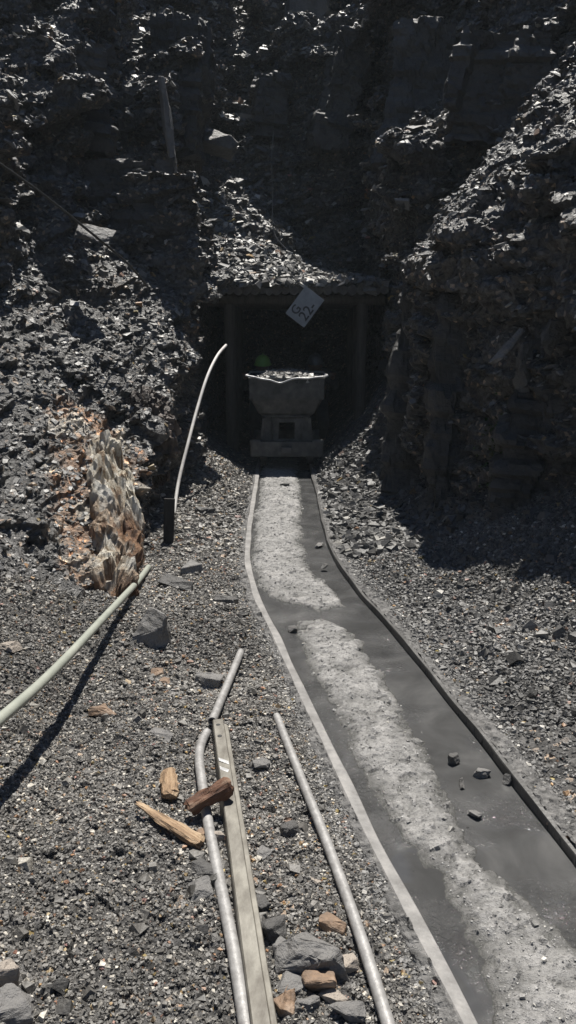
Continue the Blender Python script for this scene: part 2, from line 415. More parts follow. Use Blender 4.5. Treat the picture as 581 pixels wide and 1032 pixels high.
# macro fractures in a band round the surface
sel = np.abs(D) < .75
Pm = np.stack([X[sel], Y[sel], Z[sel]], 1)
rotm = np.array(Matrix.Rotation(math.radians(18), 3, 'Y') @ Matrix.Rotation(math.radians(-12), 3, 'X'), np.float32)
Pb = Pm @ rotm.T
calm = 1 - .75 * ((Pm[:, 1] > 10) & (Pm[:, 1] < 13.1) & (Pm[:, 2] < 4.3) & (np.abs(Pm[:, 0]) < 1.3))
calm = calm * (1 - .72 * ((Pm[:, 0] < -.7) & (Pm[:, 1] < 8.6) & (Pm[:, 2] < 3.0))) * (1 - .45 * ((Pm[:, 0] > .7) & (Pm[:, 0] < 2.0) & (Pm[:, 1] > 5) & (Pm[:, 1] < 9.5) & (Pm[:, 2] < 2.2)))
q = (.30 + .18 * np.clip((Pm[:, 1] - 9) / 3, 0, 1)) * facet(Pb * np.array([.85, .85, .8], np.float32), 101, .65, .6) + .15 * facet(Pb * np.array([2.3, 2.3, 3.6], np.float32), 111, .7, .6) + .16 * fbm(Pm * 1.1, 121, 3)
D[sel] += (q * calm).astype(np.float32)
# tunnel
tun = box(X, Y, Z, -1.1, 1.3, 9.0, 17, -2, 2.06)
D = np.minimum(D, -tun)
corr = np.minimum(np.minimum(X - (-.98), 1.1 - X), 10.8 - Y); D = np.minimum(D, -np.minimum(corr, 1.9 - Z) )
D[0] = D[-1] = -1; D[:, 0] = D[:, -1] = -1; D[:, :, 0] = D[:, :, -1] = -1
lap('426')
def surface_nets(F, org, h):
    S = F > 0; nx, ny, nz = F.shape
    cnt = np.zeros((nx - 1, ny - 1, nz - 1), np.int8)
    for a in (0, 1):
        for b_ in (0, 1):
            for c_ in (0, 1): cnt += S[a:nx - 1 + a, b_:ny - 1 + b_, c_:nz - 1 + c_]
    I = np.argwhere((cnt > 0) & (cnt < 8)); idx = np.full(cnt.shape, -1, np.int32); idx[I[:, 0], I[:, 1], I[:, 2]] = np.arange(len(I))
    acc = np.zeros((len(I), 3), np.float32); k = np.zeros(len(I), np.float32)
    cr = [(a, b_, c_) for a in (0, 1) for b_ in (0, 1) for c_ in (0, 1)]
    val = {c: F[I[:, 0] + c[0], I[:, 1] + c[1], I[:, 2] + c[2]] for c in cr}
    for c in cr:
        for ax in range(3):
            if c[ax]: continue
            d = list(c); d[ax] = 1; d = tuple(d); v0, v1 = val[c], val[d]; m = (v0 > 0) != (v1 > 0)
            t = v0[m] / (v0[m] - v1[m]); p = np.zeros((m.sum(), 3), np.float32) + np.array(c, np.float32); p[:, ax] += t
            acc[m] += p; k[m] += 1
    V = (acc / k[:, None] + I) * h + np.array(org, np.float32)
    faces = []
    for ax in range(3):
        sl0 = [slice(None)] * 3; sl1 = [slice(None)] * 3; sl0[ax] = slice(0, -1); sl1[ax] = slice(1, None)
        A = S[tuple(sl0)]; B = S[tuple(sl1)]
        u, v = (ax + 1) % 3, (ax + 2) % 3
        for flip, mask in ((0, A & ~B), (1, ~A & B)):
            E = np.argwhere(mask); ok = (E[:, u] > 0) & (E[:, v] > 0) & (E[:, u] < F.shape[u] - 1) & (E[:, v] < F.shape[v] - 1); E = E[ok]
            def cell(du, dv):
                C = E.copy(); C[:, u] += du; C[:, v] += dv; return idx[C[:, 0], C[:, 1], C[:, 2]]
            qd = np.stack([cell(-1, -1), cell(0, -1), cell(0, 0), cell(-1, 0)], 1)
            faces.append(qd[:, ::-1] if flip else qd)
    return V, np.concatenate(faces)
V, Q = surface_nets(D, (gx[0], gy[0], gz[0]), h)
del X, Y, Z, D, sel
# keep what the canyon shows (its inside), drop outer shell and buried bottom
c = V[Q].mean(1)
keep = (c[:, 2] > -.2) & (c[:, 0] > -6.4) & (c[:, 0] < 6.4)
Q = Q[keep]
def vnormals(V, Q):
    a = V[Q[:, 2]] - V[Q[:, 0]]; b_ = V[Q[:, 3]] - V[Q[:, 1]]; n_ = np.cross(a, b_)
    N = np.zeros_like(V)
    for k in range(4): np.add.at(N, Q[:, k], n_)
    N /= np.maximum(np.linalg.norm(N, axis=1), 1e-9)[:, None]; return N
def refine(V, Q):
    E = np.concatenate([Q[:, [0, 1]], Q[:, [1, 2]], Q[:, [2, 3]], Q[:, [3, 0]]]); E = np.sort(E, 1)
    key = E[:, 0].astype(np.int64) * len(V) + E[:, 1]; u, first, inv = np.unique(key, return_index=True, return_inverse=True)
    mid = (V[E[first, 0]] + V[E[first, 1]]) / 2; cen = V[Q].mean(1); n0 = len(V); n1 = n0 + len(mid); k = len(Q)
    inv = inv.ravel() + n0; e = [inv[:k], inv[k:2 * k], inv[2 * k:3 * k], inv[3 * k:]]; cc = np.arange(k) + n1
    Vn = np.concatenate([V, mid, cen]); Qn = np.concatenate([np.stack([Q[:, i], e[i], cc, e[(i + 3) % 4]], 1) for i in range(4)])
    return Vn.astype(np.float32), Qn
lap('474')
# light smoothing of the net, then refine and fracture
V, Q = refine(V, Q)
N = vnormals(V, Q)
Pb = (V @ rotm.T).astype(np.float32)
calm = 1 - .3 * ((V[:, 1] > 10) & (V[:, 1] < 12) & (V[:, 2] < 3.8) & (np.abs(V[:, 0]) < 1.3))
dsp = .048 * facet(Pb * np.array([4.5, 4.5, 8.0], np.float32), 131, .8, .7) + .020 * facet(Pb * np.array([10, 10, 17], np.float32), 141, .9, .7) + .008 * facet(Pb * np.array([22, 22, 34], np.float32), 151, .9, .8)
steep = np.clip(1.25 - 1.3 * np.abs(N[:, 2]), 0, 1)
dsp = dsp * (.55 + .45 * steep) + steep * .075 * facet(Pb * np.array([1.1, 1.1, 8.0], np.float32), 181, .2, 1.0)
dsp *= calm * np.where(V[:, 1] > 10.6, np.where(V[:, 2] < 2.05, .5, 1), 1)
V = V + N * dsp[:, None]
tint = np.ones((len(V), 3), np.float32)
nb = fbm(V * .9, 161, 3); rusty = sstep(.45, .8, fbm(V * 2.3, 171, 4) + .12 * (V[:, 0] < 0)) * np.where(V[:, 0] > .5, .25, .8)
tint *= (1 + .5 * nb)[:, None]
def near_line(a, b_, rad):
    a = np.array(a); d = np.array(b_) - a; t = np.clip(((V - a) @ d) / (d @ d), 0, 1); return np.linalg.norm(V - a - t[:, None] * d, axis=1) / rad
dq = near_line(at(92, 440, 5.9), at(112, 590, 4.8), .42) + .5 * fbm(V * 4, 191, 4); kq = sstep(1.0, .7, dq)[:, None]
mixq = sstep(-.1, .15, fbm(V * 5, 195, 3))[:, None]
tint = tint * (1 - kq) + kq * (mixq * np.array([5.2, 4.8, 4.1]) + (1 - mixq) * np.array([3.0, 1.9, 1.2]))
tint = tint * (1 - rusty[:, None]) + rusty[:, None] * np.array([2.3, 1.6, 1.05], np.float32)
me = np_mesh('hillside', V, Q); set_col(me, tint)
cl = link('hillside', me, M['cliff']); tag(cl, kind='structure')
print('cliff', len(Q))
CV, CQ = V, Q
N = None

lap('493')
# ------------------------------------------------------------------ loose stones (numpy batch)
def stones(name, P, S, C, flat_=.6, align=None, jitter=1.0, mat_=None, nt=24):
    """P centres, S sizes, C colours; angular chips"""
    n = len(P); T = []
    base = np.array([[-1, -1, -1], [1, -1, -1], [1, 1, -1], [-1, 1, -1], [-1, -1, 1], [1, -1, 1], [1, 1, 1], [-1, 1, 1]], np.float32)
    for k in range(nt):
        t = base * (1 + rng.uniform(-.55, .25, (8, 3))); t[4:, :2] *= rng.uniform(.45, 1); t[:, 0] *= rng.uniform(.9, 1.5); t[:, 2] *= flat_ * rng.uniform(.6, 1.4); T.append(t * .5)
    T = np.array(T, np.float32)[rng.integers(0, nt, n)]
    a = rng.uniform(0, 2 * np.pi, n); ca, sa = np.cos(a), np.sin(a)
    R = np.zeros((n, 3, 3), np.float32); R[:, 0, 0] = ca; R[:, 0, 1] = -sa; R[:, 1, 0] = sa; R[:, 1, 1] = ca; R[:, 2, 2] = 1
    ax = rng.normal(size=(n, 3)); ax[:, 2] *= .3; ax /= np.linalg.norm(ax, axis=1)[:, None]; th = rng.normal(size=n) * .6 * jitter
    K = np.zeros((n, 3, 3)); K[:, 0, 1] = -ax[:, 2]; K[:, 0, 2] = ax[:, 1]; K[:, 1, 0] = ax[:, 2]; K[:, 1, 2] = -ax[:, 0]; K[:, 2, 0] = -ax[:, 1]; K[:, 2, 1] = ax[:, 0]
    R2 = np.eye(3)[None] + np.sin(th)[:, None, None] * K + (1 - np.cos(th))[:, None, None] * (K @ K)
    R = R2 @ R
    if align is not None:   # rotate z to given normals
        z = align; x_ = np.cross(np.array([0.3, 1, 0.1]), z); x_ /= np.linalg.norm(x_, axis=1)[:, None] + 1e-9; y_ = np.cross(z, x_)
        R = np.stack([x_, y_, z], 2) @ R
    V = np.einsum('nij,nkj->nki', R, T) * S[:, None, None] + P[:, None, :]
    fq = np.array([[0, 3, 2, 1], [4, 5, 6, 7], [0, 1, 5, 4], [1, 2, 6, 5], [2, 3, 7, 6], [3, 0, 4, 7]])
    Q = (np.arange(n)[:, None, None] * 8 + fq[None]).reshape(-1, 4)
    me = np_mesh(name, V.reshape(-1, 3), Q); set_col(me, np.repeat(C, 8, axis=0))
    return link(name, me, mat_ or M['stone'])
def palette(n, rust=.05, white=.05, lo=.035, hi=.16):
    v = lo + (hi - lo) * rng.beta(1.6, 2.6, n); C = np.stack([v * 1.02, v, v * .97], 1)
    u = rng.random(n)
    r = u < rust; k = rng.uniform(.12, .4, r.sum()); C[r] = np.stack([k, k * rng.uniform(.55, .8, r.sum()), k * rng.uniform(.28, .55, r.sum())], 1)
    w = (u >= rust) & (u < rust + white); k = rng.uniform(.25, .62, w.sum()); C[w] = np.stack([k, k * .96, k * .88], 1)
    return C.astype(np.float32)
def scatter_ground(n, x0, x1, y0, y1, smin, smax, pw=2.2, edge=.05):
    x = rng.uniform(x0, x1, n); y = rng.uniform(y0, y1, n)
    dl = xl_(y) - x; dr = x - xr_(y); m = (np.maximum(dl, dr) > edge + rng.exponential(.05, n))
    x, y = x[m], y[m]; s = smin + (smax - smin) * rng.random(len(x)) ** pw * 1.0
    z = zground(x, y) + s * .12
    return np.stack([x, y, z], 1), s
Ps, Ss = [], []
for a in ((165000, -1.5, .62, 1.4, 3.6, .0035, .0125, 1.9), (85000, -1.8, .3, 3.2, 6.0, .005, .018, 1.9), (34000, -1.4, 0, 5.6, 9.6, .008, .04, 3.0),
          (1500, -1.6, .5, 1.4, 6, .014, .04, 2.6), (16000, .6, 2.2, 1.6, 3.5, .004, .018, 2), (60000, .3, 2.0, 3.0, 6.2, .005, .026, 2.6), (30000, .2, 1.4, 5.6, 10, .010, .08, 3.2),
          (420, .9, 2.2, 3, 7.5, .025, .08, 2.4)):
    p, s = scatter_ground(*a); Ps.append(p); Ss.append(s)
P = np.concatenate(Ps); S = np.concatenate(Ss).astype(np.float32)
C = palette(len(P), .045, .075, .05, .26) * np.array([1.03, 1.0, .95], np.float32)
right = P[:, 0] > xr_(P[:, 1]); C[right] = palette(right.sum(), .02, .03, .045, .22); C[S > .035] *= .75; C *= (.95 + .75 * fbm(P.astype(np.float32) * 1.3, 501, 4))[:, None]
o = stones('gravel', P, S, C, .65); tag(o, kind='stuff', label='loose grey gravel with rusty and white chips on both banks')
lap('537')
# crumbs on the mud
n = 2600; y = rng.uniform(1.2, 8.8, n); t = rng.random(n); x = xl_(y) + t * (xr_(y) - xl_(y)); z = zmud(x, y)
m_ = z > -.016; P = np.stack([x, y, z + .001], 1)[m_]; S = (.003 + .013 * rng.random(m_.sum()) ** 4).astype(np.float32)
o = stones('mud_crumbs', P, S, palette(len(P), .0, .05, .14, .36)); tag(o, kind='stuff', label='small crumbs of stone stuck in the drying mud')
n = 16000; y = 1.2 + 7.6 * rng.random(n) ** 1.6; t = rng.random(n); x = xl_(y) + t * (xr_(y) - xl_(y)); z = zmud(x, y); m_ = z > -.010
P = np.stack([x, y, z], 1)[m_]; S = (.002 + .005 * rng.random(m_.sum()) ** 2).astype(np.float32)
C = palette(len(P), 0, .03, .22, .42); C2 = C
n = 36000; y2 = 1.2 + 7.6 * rng.random(n) ** 1.4; sd = rng.random(n) < .4; u_ = rng.random(n) ** 1.2
x2_ = np.where(sd, xl_(y2) - .05 - .10 * u_, xr_(y2) + .02 + .15 * u_); P2 = np.stack([x2_, y2, np.full(n, .018) - .01 * u_], 1); S2 = (.003 + .012 * rng.random(n) ** 3).astype(np.float32)
o = stones('grit', np.concatenate([P, P2]), np.concatenate([S, S2]), np.concatenate([C2, palette(n, .01, .05, .08, .28)])); tag(o, kind='stuff', label='fine grey grit on the mud and along both rails')
M['wet'] = make_stone('glint_flake', .08, .9)  # glossy flakes added to catch the sun as glints by the puddles
n = 5200; y = 1.2 + 4.5 * rng.random(n) ** 1.5; t = rng.random(n); x = xl_(y) + t * (xr_(y) - xl_(y)); z = zmud(x, y); cl_ = fbm(np.stack([x * 4, y * 4, 0 * x], 1), 77, 3)
m_ = (z > -.034) & (z < -.004) & (cl_ > .08) & ((y < 3.4) | (cl_ > .3))
P = np.stack([x, y, np.maximum(z, -.017) + .0005], 1)[m_]; S = (.003 + .007 * rng.random(m_.sum()) ** 2).astype(np.float32)
o = stones('glint_flakes', P, S, palette(len(P), 0, 0, .06, .16), .3, None, .5, M['wet']); tag(o, kind='stuff', label='wet flakes added for the sun glints along the shallow puddle edges')
# shards over the cliffs, thicker on sun-facing faces so shaded rock stays dark
V4 = CV[CQ]; cen = V4.mean(1); nr = np.cross(V4[:, 2] - V4[:, 0], V4[:, 3] - V4[:, 1]); ar = np.linalg.norm(nr, axis=1) / 2; nr /= (2 * ar[:, None] + 1e-12)
vis = (cen[:, 1] > 2) & (np.abs(cen[:, 0]) < .42 * cen[:, 1] + .6) & (cen[:, 2] < 1.6 + .45 * cen[:, 1] + .3) & (nr[:, 2] > .30) & ~((np.abs(cen[:, 0]) < 1.2) & (cen[:, 1] > 9) & (cen[:, 2] < 2.1))
def shards(n, lo, hi, pw, sub=None, flat_=.3):
    w = ar * vis * (np.clip(nr @ np.array(SUN) - .2, 0, 1) + .02) * np.clip(9 / np.maximum(cen[:, 1], 3), .5, 2.2)
    if sub is not None: w = w * sub
    i = rng.choice(len(w), n, p=w / w.sum()); u = rng.random((n, 2)).astype(np.float32)
    q = V4[i]; p = (q[:, 0] * (1 - u[:, :1]) + q[:, 1] * u[:, :1]) * (1 - u[:, 1:]) + (q[:, 3] * (1 - u[:, :1]) + q[:, 2] * u[:, :1]) * u[:, 1:]
    s = (lo + (hi - lo) * rng.random(n) ** pw) * np.clip(p[:, 1] / 9, .45, 1.5)
    al = nr[i] + np.array([0, 0, .5]); al /= np.linalg.norm(al, axis=1)[:, None]
    return p + al * s[:, None] * .12, s.astype(np.float32), al
p1, s1, a1 = shards(260000, .010, .07, 3.4); p2, s2, a2 = shards(2500, .05, .14, 2.5)
scr = ((cen[:, 1] > 10.2) & (cen[:, 1] < 12.6) & (cen[:, 2] > 2) & (cen[:, 2] < 4) & (np.abs(cen[:, 0]) < 1.6)) * 1.0
p3, s3, a3 = shards(26000, .018, .09, 2.8, scr)
P = np.concatenate([p1, p2, p3]); S = np.concatenate([s1, s2, s3]); A = np.concatenate([a1, a2, a3])
o = stones('shale_debris', P, S, palette(len(P), .025, .05, .05, .26), .32, A, .8, M['chip']); tag(o, kind='stuff', label='broken shale shards lying over the cliff ledges, thickest on sunward faces')

lap('559')
# ------------------------------------------------------------------ boulders (each a thing)
def boulder(px, py, size, m, label, rz=0.0, tilt=(0, 0), seed=1, sink=.3, name='rock', P0=None, group='loose rocks lying on the gravel', cat='rock', npts=15):
    R = random.Random(seed); bm = bmesh.new()
    for k in range(npts):
        u = Vector((R.gauss(0, 1), R.gauss(0, 1), R.gauss(0, 1))).normalized()
        u = Vector((max(-.8, min(.8, u.x * 1.15)), max(-.8, min(.8, u.y * 1.15)), max(-.7, min(.7, u.z * 1.2))))
        bm.verts.new((u.x * size[0] * .62, u.y * size[1] * .62, u.z * size[2] * .68))
    r = bmesh.ops.convex_hull(bm, input=bm.verts[:])
    bmesh.ops.delete(bm, geom=[v for v in bm.verts if not v.link_faces], context='VERTS')
    bmesh.ops.dissolve_limit(bm, angle_limit=math.radians(14), verts=bm.verts[:], edges=bm.edges[:])
    bmesh.ops.bevel(bm, geom=bm.edges[:], offset=min(size) * .035, segments=1, affect='EDGES')
    bmesh.ops.triangulate(bm, faces=bm.faces[:]); bmesh.ops.subdivide_edges(bm, edges=bm.edges[:], cuts=3, use_grid_fill=True)
    co = np.array([v.co[:] for v in bm.verts], np.float32); ms = max(size)
    d = ms * (.035 * fbm(co / ms * 5 + seed * 3.7, seed, 4) + .03 * facet(co / ms * 6 + seed * 5.1, seed + 9, .8, .6))
    for v, dd in zip(bm.verts, d): v.co += v.co.normalized() * float(dd)
    o = bm_obj(name, bm, m); p = P0 if P0 is not None else ground(px, py)
    o.location = Vector(p) + Vector((0, size[1] * .25, size[2] * (.5 - sink))); o.rotation_euler = (tilt[0], tilt[1], rz)
    tag(o, label, cat, group); return o
def mpp(py): return ground(290, py).y / F
rocks = [
 (151, 652, (.21, .18, .27), 'rock', 'big dark blocky boulder beside the end of the green hose', .1, (0, .05), 3),
 (190, 578, (.17, .16, .10), 'rock_pale', 'pale flat-topped slab standing over dark rubble near the white pole', .5, (.1, .1), 4),
 (178, 592, (.24, .12, .07), 'rock_dark', 'long dark slab tucked below the pale flat-topped slab', -.35, (.2, .1), 5),
 (212, 692, (.14, .10, .07), 'rock_pale', 'pale grey pointed rock just up the bank from the short pipe', .3, (.1, .1), 6),
 (163, 744, (.12, .05, .03), 'rock_pale', 'thin pale sliver of slate between the boulder and the wood', -.7, (.3, 0), 7),
 (228, 608, (.14, .10, .05), 'rock_dark', 'small dark rock on the fine gravel nearest the left rail', -.5, (0, 0), 8),
 (207, 518, (.20, .10, .08), 'rock_dark', 'dark angular slab beside the foot of the white pole', .4, (.4, .2), 9),
 (204, 481, (.22, .14, .05), 'rock', 'tilted flat slab on the rubble up the bank from the white pole', -.5, (.3, .2), 10),
 (264, 773, (.07, .05, .03), 'rock', 'grey pebble midway between the loose rail and the right-hand pipe', .2, (0, 0), 11),
 (199, 910, (.08, .09, .06), 'rock', 'grey stone touching the long pipe on its left side', .3, (0, 0), 12),
 (207, 890, (.06, .10, .05), 'rock_dark', 'upright dark stone wedged against the long pipe under the splinter', .9, (.2, 0), 13),
 (265, 866, (.05, .05, .03), 'rock', 'small grey stone right of the loose rail level with the brown log', .9, (0, 0), 14),
 (318, 985, (.19, .12, .11), 'rock', 'largest grey boulder between the loose rail and the right-hand pipe', -.2, (.1, .05), 15),
 (322, 1003, (.08, .06, .06), 'rock_rust', 'rusty banded stone under the front of the largest grey boulder', .2, (0, 0), 36),
 (286, 966, (.06, .06, .05), 'rock', 'grey stone just up left of the largest grey boulder', .2, (0, 0), 16),
 (293, 1002, (.09, .07, .04), 'rock', 'grey stone touching the lower left of the largest grey boulder', .7, (0, 0), 17),
 (287, 1022, (.06, .07, .05), 'rock_rust', 'orange brown stone beside the loose rail at the bottom edge', .1, (0, 0), 18),
 (309, 1018, (.06, .05, .04), 'rock', 'grey rounded stone just right of the orange brown stone', .4, (0, 0), 19),
 (350, 1027, (.09, .05, .04), 'rock', 'flat grey stone next to the right-hand pipe at the bottom edge', .0, (0, 0), 20),
 (337, 1012, (.07, .04, .03), 'rock_cream', 'cream flat stone between the boulder and the right-hand pipe', -.4, (0, 0), 21),
 (350, 978, (.05, .05, .04), 'rock_cream', 'cream lump between the largest boulder and the right-hand pipe', .4, (0, 0), 22),
 (336, 940, (.08, .05, .05), 'rock_rust', 'reddish brown broken stone touching the right-hand pipe', -.5, (0, 0), 23),
 (275, 946, (.07, .07, .07), 'rock_dark', 'dark squarish stone right of the loose rail above the boulders', .1, (0, 0), 24),
 (262, 920, (.05, .05, .05), 'rock_dark', 'dark stone against the right side of the loose rail', .7, (0, 0), 25),
 (254, 896, (.035, .07, .03), 'rock_rust', 'tan sliver lying against the right side of the loose rail', .1, (0, 0), 26),
 (282, 902, (.05, .035, .03), 'rock_cream', 'pale cream stone midway between loose rail and right-hand pipe', .3, (0, 0), 27),
 (316, 893, (.05, .03, .02), 'rock_cream', 'flat cream chip on the left side of the right-hand pipe', -.3, (0, 0), 28),
 (292, 840, (.06, .05, .04), 'rock_dark', 'dark stone left of the right-hand pipe level with the splinter', .3, (0, 0), 29),
 (220, 852, (.04, .03, .03), 'rock_cream', 'small yellow-white lump sitting on the long pipe', .3, (0, 0), 30),
 (203, 845, (.05, .04, .03), 'rock_rust', 'small yellowish stone at the tip of the splinter', .3, (0, 0), 31),
 (158, 681, (.06, .05, .04), 'rock_rust', 'orange stone alone on the gravel in front of the dark boulder', .2, (0, 0), 32),
 (168, 690, (.07, .05, .03), 'rock_rust', 'larger orange stone just right of the first orange stone', -.6, (0, 0), 33),
 (104, 720, (.12, .05, .04), 'rock_rust', 'long orange stone beside the shadow of the green hose', -.1, (0, 0), 34),
 (11, 655, (.10, .07, .04), 'rock_cream', 'pale cream stone by the left edge under the cliff foot', .1, (0, 0), 35),
]
RB = {}
for r_ in rocks:
    RB[r_[7]] = boulder(r_[0], r_[1], r_[2], M[r_[3]], r_[4], r_[5], r_[6], r_[7])
RB[30].location.z += .02
# stones standing in the water
for i, (px, py, s, lab) in enumerate([(486, 782, (.07, .035, .03), 'flat wet stone standing in the right puddle'), (458, 769, (.05, .04, .04), 'dark stone at the mud edge up from the flat wet stone'),
        (466, 790, (.07, .018, .02), 'thin dark stick-like stone in the right puddle'), (478, 822, (.06, .03, .02), 'small grey stone on the mud margin below the flat wet stone'),
        (512, 789, (.03, .05, .04), 'dark stone against the right rail in the puddle'), (365, 757, (.03, .03, .02), 'dark lump at the left edge of the mud ridge'),
        (322, 551, (.10, .05, .03), 'pale stone in the narrow far puddle beside the right rail'), (295, 636, (.06, .05, .03), 'small dark lump in the water crossing near the left rail'),
        (327, 575, (.05, .05, .03), 'dark stone on the far mud edge below the pale stone'), (288, 491, (.12, .06, .03), 'dark clod on the far mud just before the mine cart')]):
    x, y = flat(px, py, -.01)
    boulder(0, 0, s, M['rock' if i in (0, 3, 6) else 'rock_dark'], lab, i * .7, (0, 0), 50 + i, .2, 'stone', Vector((x, y, -.012 if i < 8 else .01)), 'stones in the puddles')
# larger slabs on the cliffs (things one can point at)
slabs = [(531, 372, 5.35, (.13, .10, .36), 'rock_dark', 'tall pale leaning slab on the right rock wall', .3, (.25, -.15)),
         (512, 350, 5.45, (.05, .08, .32), 'rock', 'thin slanting slab left of the tall pale slab on the right wall', .2, (.1, .7)),
         (560, 340, 5.15, (.20, .10, .22), 'rock_dark', 'broad grey slab at the right edge above the tall pale slab', .3, (.1, .2)),
         (443, 560, 5.6, (.22, .14, .10), 'rock', 'pale boulder at the foot of the dark right buttress', .3, (.1, .1)),
         (545, 545, 5.0, (.22, .16, .12), 'rock_rust', 'brownish lump on the right rock foot near the photo edge', .2, (.1, .1)),
         (95, 235, 7.4, (.34, .3, .14), 'rock_dark', 'flat lit block on the ledge left of the dark square face', .1, (.1, .2)),
         (170, 130, 9.2, (.10, .14, 1.0), 'rock', 'tall narrow lit fin of rock above the dark square face', .3, (.1, -.12)),
         (313, 20, 14.5, (1.0, .8, 1.3), 'rock_dark', 'smooth dark outcrop at the top centre of the high slope', .3, (.1, .05)),
         (217, 143, 12.2, (.6, .4, .35), 'rock_dark', 'wedge-shaped dark block left of the hanging wire', .3, (.2, .3)),
         (374, 292, 10.3, (.20, .15, .10), 'rock_pale', 'bright pointed rock resting on the right end of the portal logs', .3, (.1, .3))]
for i, (px, py, Y_, s, mk, lab, rz, tl_) in enumerate(slabs):
    boulder(0, 0, s, M[mk], lab, rz, tl_, 80 + i, .5, 'rock_slab', at(px, py, Y_), 'large slabs on the rock walls')

M['bed'] = make_rock('bedded_shale', False, .028, .11, False, .5, .5)
def layered(px, py, Y_, size, lab, rz=0.0, tilt=(0, 0), seed=1, beds=9):
    nx_, ny_, nz_ = 26, 14, max(24, int(size[2] * 46)); bm = bmesh.new(); bmesh.ops.create_cube(bm, size=1)
    bmesh.ops.subdivide_edges(bm, edges=bm.edges[:], cuts=34, use_grid_fill=True)
    co = np.array([v.co[:] for v in bm.verts], np.float32); q = co * 2; nrm_ = np.sign(q) * np.abs(q) ** 9; nrm_ /= np.linalg.norm(nrm_, axis=1)[:, None] + 1e-9
    p = co * np.array(size, np.float32); p[:, :2] *= (1 - .13 * (p[:, 2:] / size[2] + .5)); w = fbm(p * 1.1, seed, 3)[:, None] * .06
    zb = p[:, 2] * beds / size[2] + .5 * fbm(p * np.array([1.2, 1.2, .4], np.float32), seed + 4, 3)
    bed = np.floor(zb); fr = zb - bed; rb = np.random.default_rng(seed).random(256)
    off = (rb[(bed.astype(int) + 60) % 256] - .5) * .11 - .02 * (fr > .86)
    side_ = 1 - np.abs(nrm_[:, 2])
    d = off * side_ + .10 * facet(p * np.array([2.4, 2.4, 1.6], np.float32) + 3, seed + 9, .5, .6) + .022 * facet(p * np.array([8, 8, 16], np.float32), seed + 17, .7, .7) + .03 * fbm(p * 5, seed + 2, 4)
    co2 = p + nrm_ * d[:, None] + w
    for v, c_ in zip(bm.verts, co2): v.co = c_.tolist()
    o = bm_obj('layered_rock', bm, M['bed']); o.location = at(px, py, Y_); o.rotation_euler = (tilt[0], tilt[1], rz)
    tag(o, lab, 'rock face', 'layered rock masses standing out of the walls'); return o
layered(138, 228, 9.25, (1.0, 1.0, 1.15), 'squared layered dark block left of the portal above the cable end', .08, (0, -.03), 401, 11)
layered(62, 100, 9.3, (1.1, 1.0, 1.0), 'wide dark layered face above the cable near the left edge', .2, (.05, .08), 402, 8)
layered(30, 22, 10.0, (1.3, 1.0, .9), 'dark layered mass in the top left corner', .15, (.1, 0), 403, 7)
layered(180, 95, 10.6, (.65, .8, 1.5), 'tall dark layered pillar above and right of the squared block', -.1, (0, .04), 404, 10)
layered(345, 95, 13.3, (.55, .7, 1.6), 'leaning dark buttress on the high slope right of the hanging wire', .1, (.1, .22), 405, 9)
layered(425, 120, 11.6, (.95, .9, 2.1), 'broad dark layered buttress high between the portal and the right wall', -.2, (0, .05), 406, 14)
layered(505, 100, 9.3, (1.0, .9, 1.1), 'dark overhanging layered face at the upper right', -.3, (0, .1), 407, 9)
layered(270, 110, 13.6, (.5, .6, .9), 'small layered outcrop at the head of the hanging wire', .2, (.1, .1), 408, 7)
layered(418, 400, 7.75, (.40, .8, 2.3), 'tall dark layered buttress on the right side of the portal', -.15, (0, .05), 409, 20)
layered(462, 430, 6.55, (.45, .9, 2.0), 'dark layered buttress in front of the one beside the portal', -.2, (0, .04), 410, 17)
layered(540, 470, 5.7, (.5, .9, 1.2), 'low dark layered mass on the near right wall under the leaning slabs', -.25, (0, .05), 411, 11)

# ------------------------------------------------------------------ rusty outcrop
m, n, l, b = mat('rusty_quartz', .65, 0, .4)
tc = n.new('ShaderNodeTexCoord'); co = tc.outputs['Object']
x1 = noise(n, l, co, 3.2, 8, .7, .5, (3.2, 3.2, .8)); r = ramp(n, l, x1.outputs['Fac'], [(.30, (.05, .035, .03)), (.42, (.17, .09, .055)), (.5, (.38, .22, .12)), (.56, (.17, .12, .09)), (.64, (.50, .42, .33)), (.8, (.6, .56, .5))])
x1b = noise(n, l, co, 1.3, 4, .6)
sz = n.new('ShaderNodeSeparateXYZ'); l.new(co, sz.inputs['Vector'])
ad = n.new('ShaderNodeMath'); ad.operation = 'MULTIPLY_ADD'; l.new(x1b.outputs['Fac'], ad.inputs[0]); ad.inputs[1].default_value = 2.2; ad.inputs[2].default_value = -1.1
ad2 = n.new('ShaderNodeMath'); ad2.operation = 'ADD'; l.new(sz.outputs['Z'], ad2.inputs[0]); l.new(ad.outputs[0], ad2.inputs[1])
mr = n.new('ShaderNodeMapRange'); mr.inputs['From Min'].default_value = -.05; mr.inputs['From Max'].default_value = .30; l.new(ad2.outputs[0], mr.inputs['Value'])
cr = ramp(n, l, x1.outputs['Fac'], [(.3, (.07, .06, .05)), (.40, (.30, .20, .12)), (.47, (.62, .55, .43)), (.6, (.82, .79, .71))])
mq = n.new('ShaderNodeMix'); mq.data_type = 'RGBA'; l.new(mr.outputs['Result'], mq.inputs['Factor']); l.new(r.outputs['Color'], mq.inputs['A']); l.new(cr.outputs['Color'], mq.inputs['B']); l.new(mq.outputs['Result'], b.inputs['Base Color'])
x2 = noise(n, l, co, 14, 7, .75, .3, (2.4, 2.4, .6)); bb = bump(n, l, b, x2.outputs['Fac'], .05, .9); x3 = noise(n, l, co, 80, 3); bump(n, l, b, x3.outputs['Fac'], .005, .7, bb)
M['rust'] = m
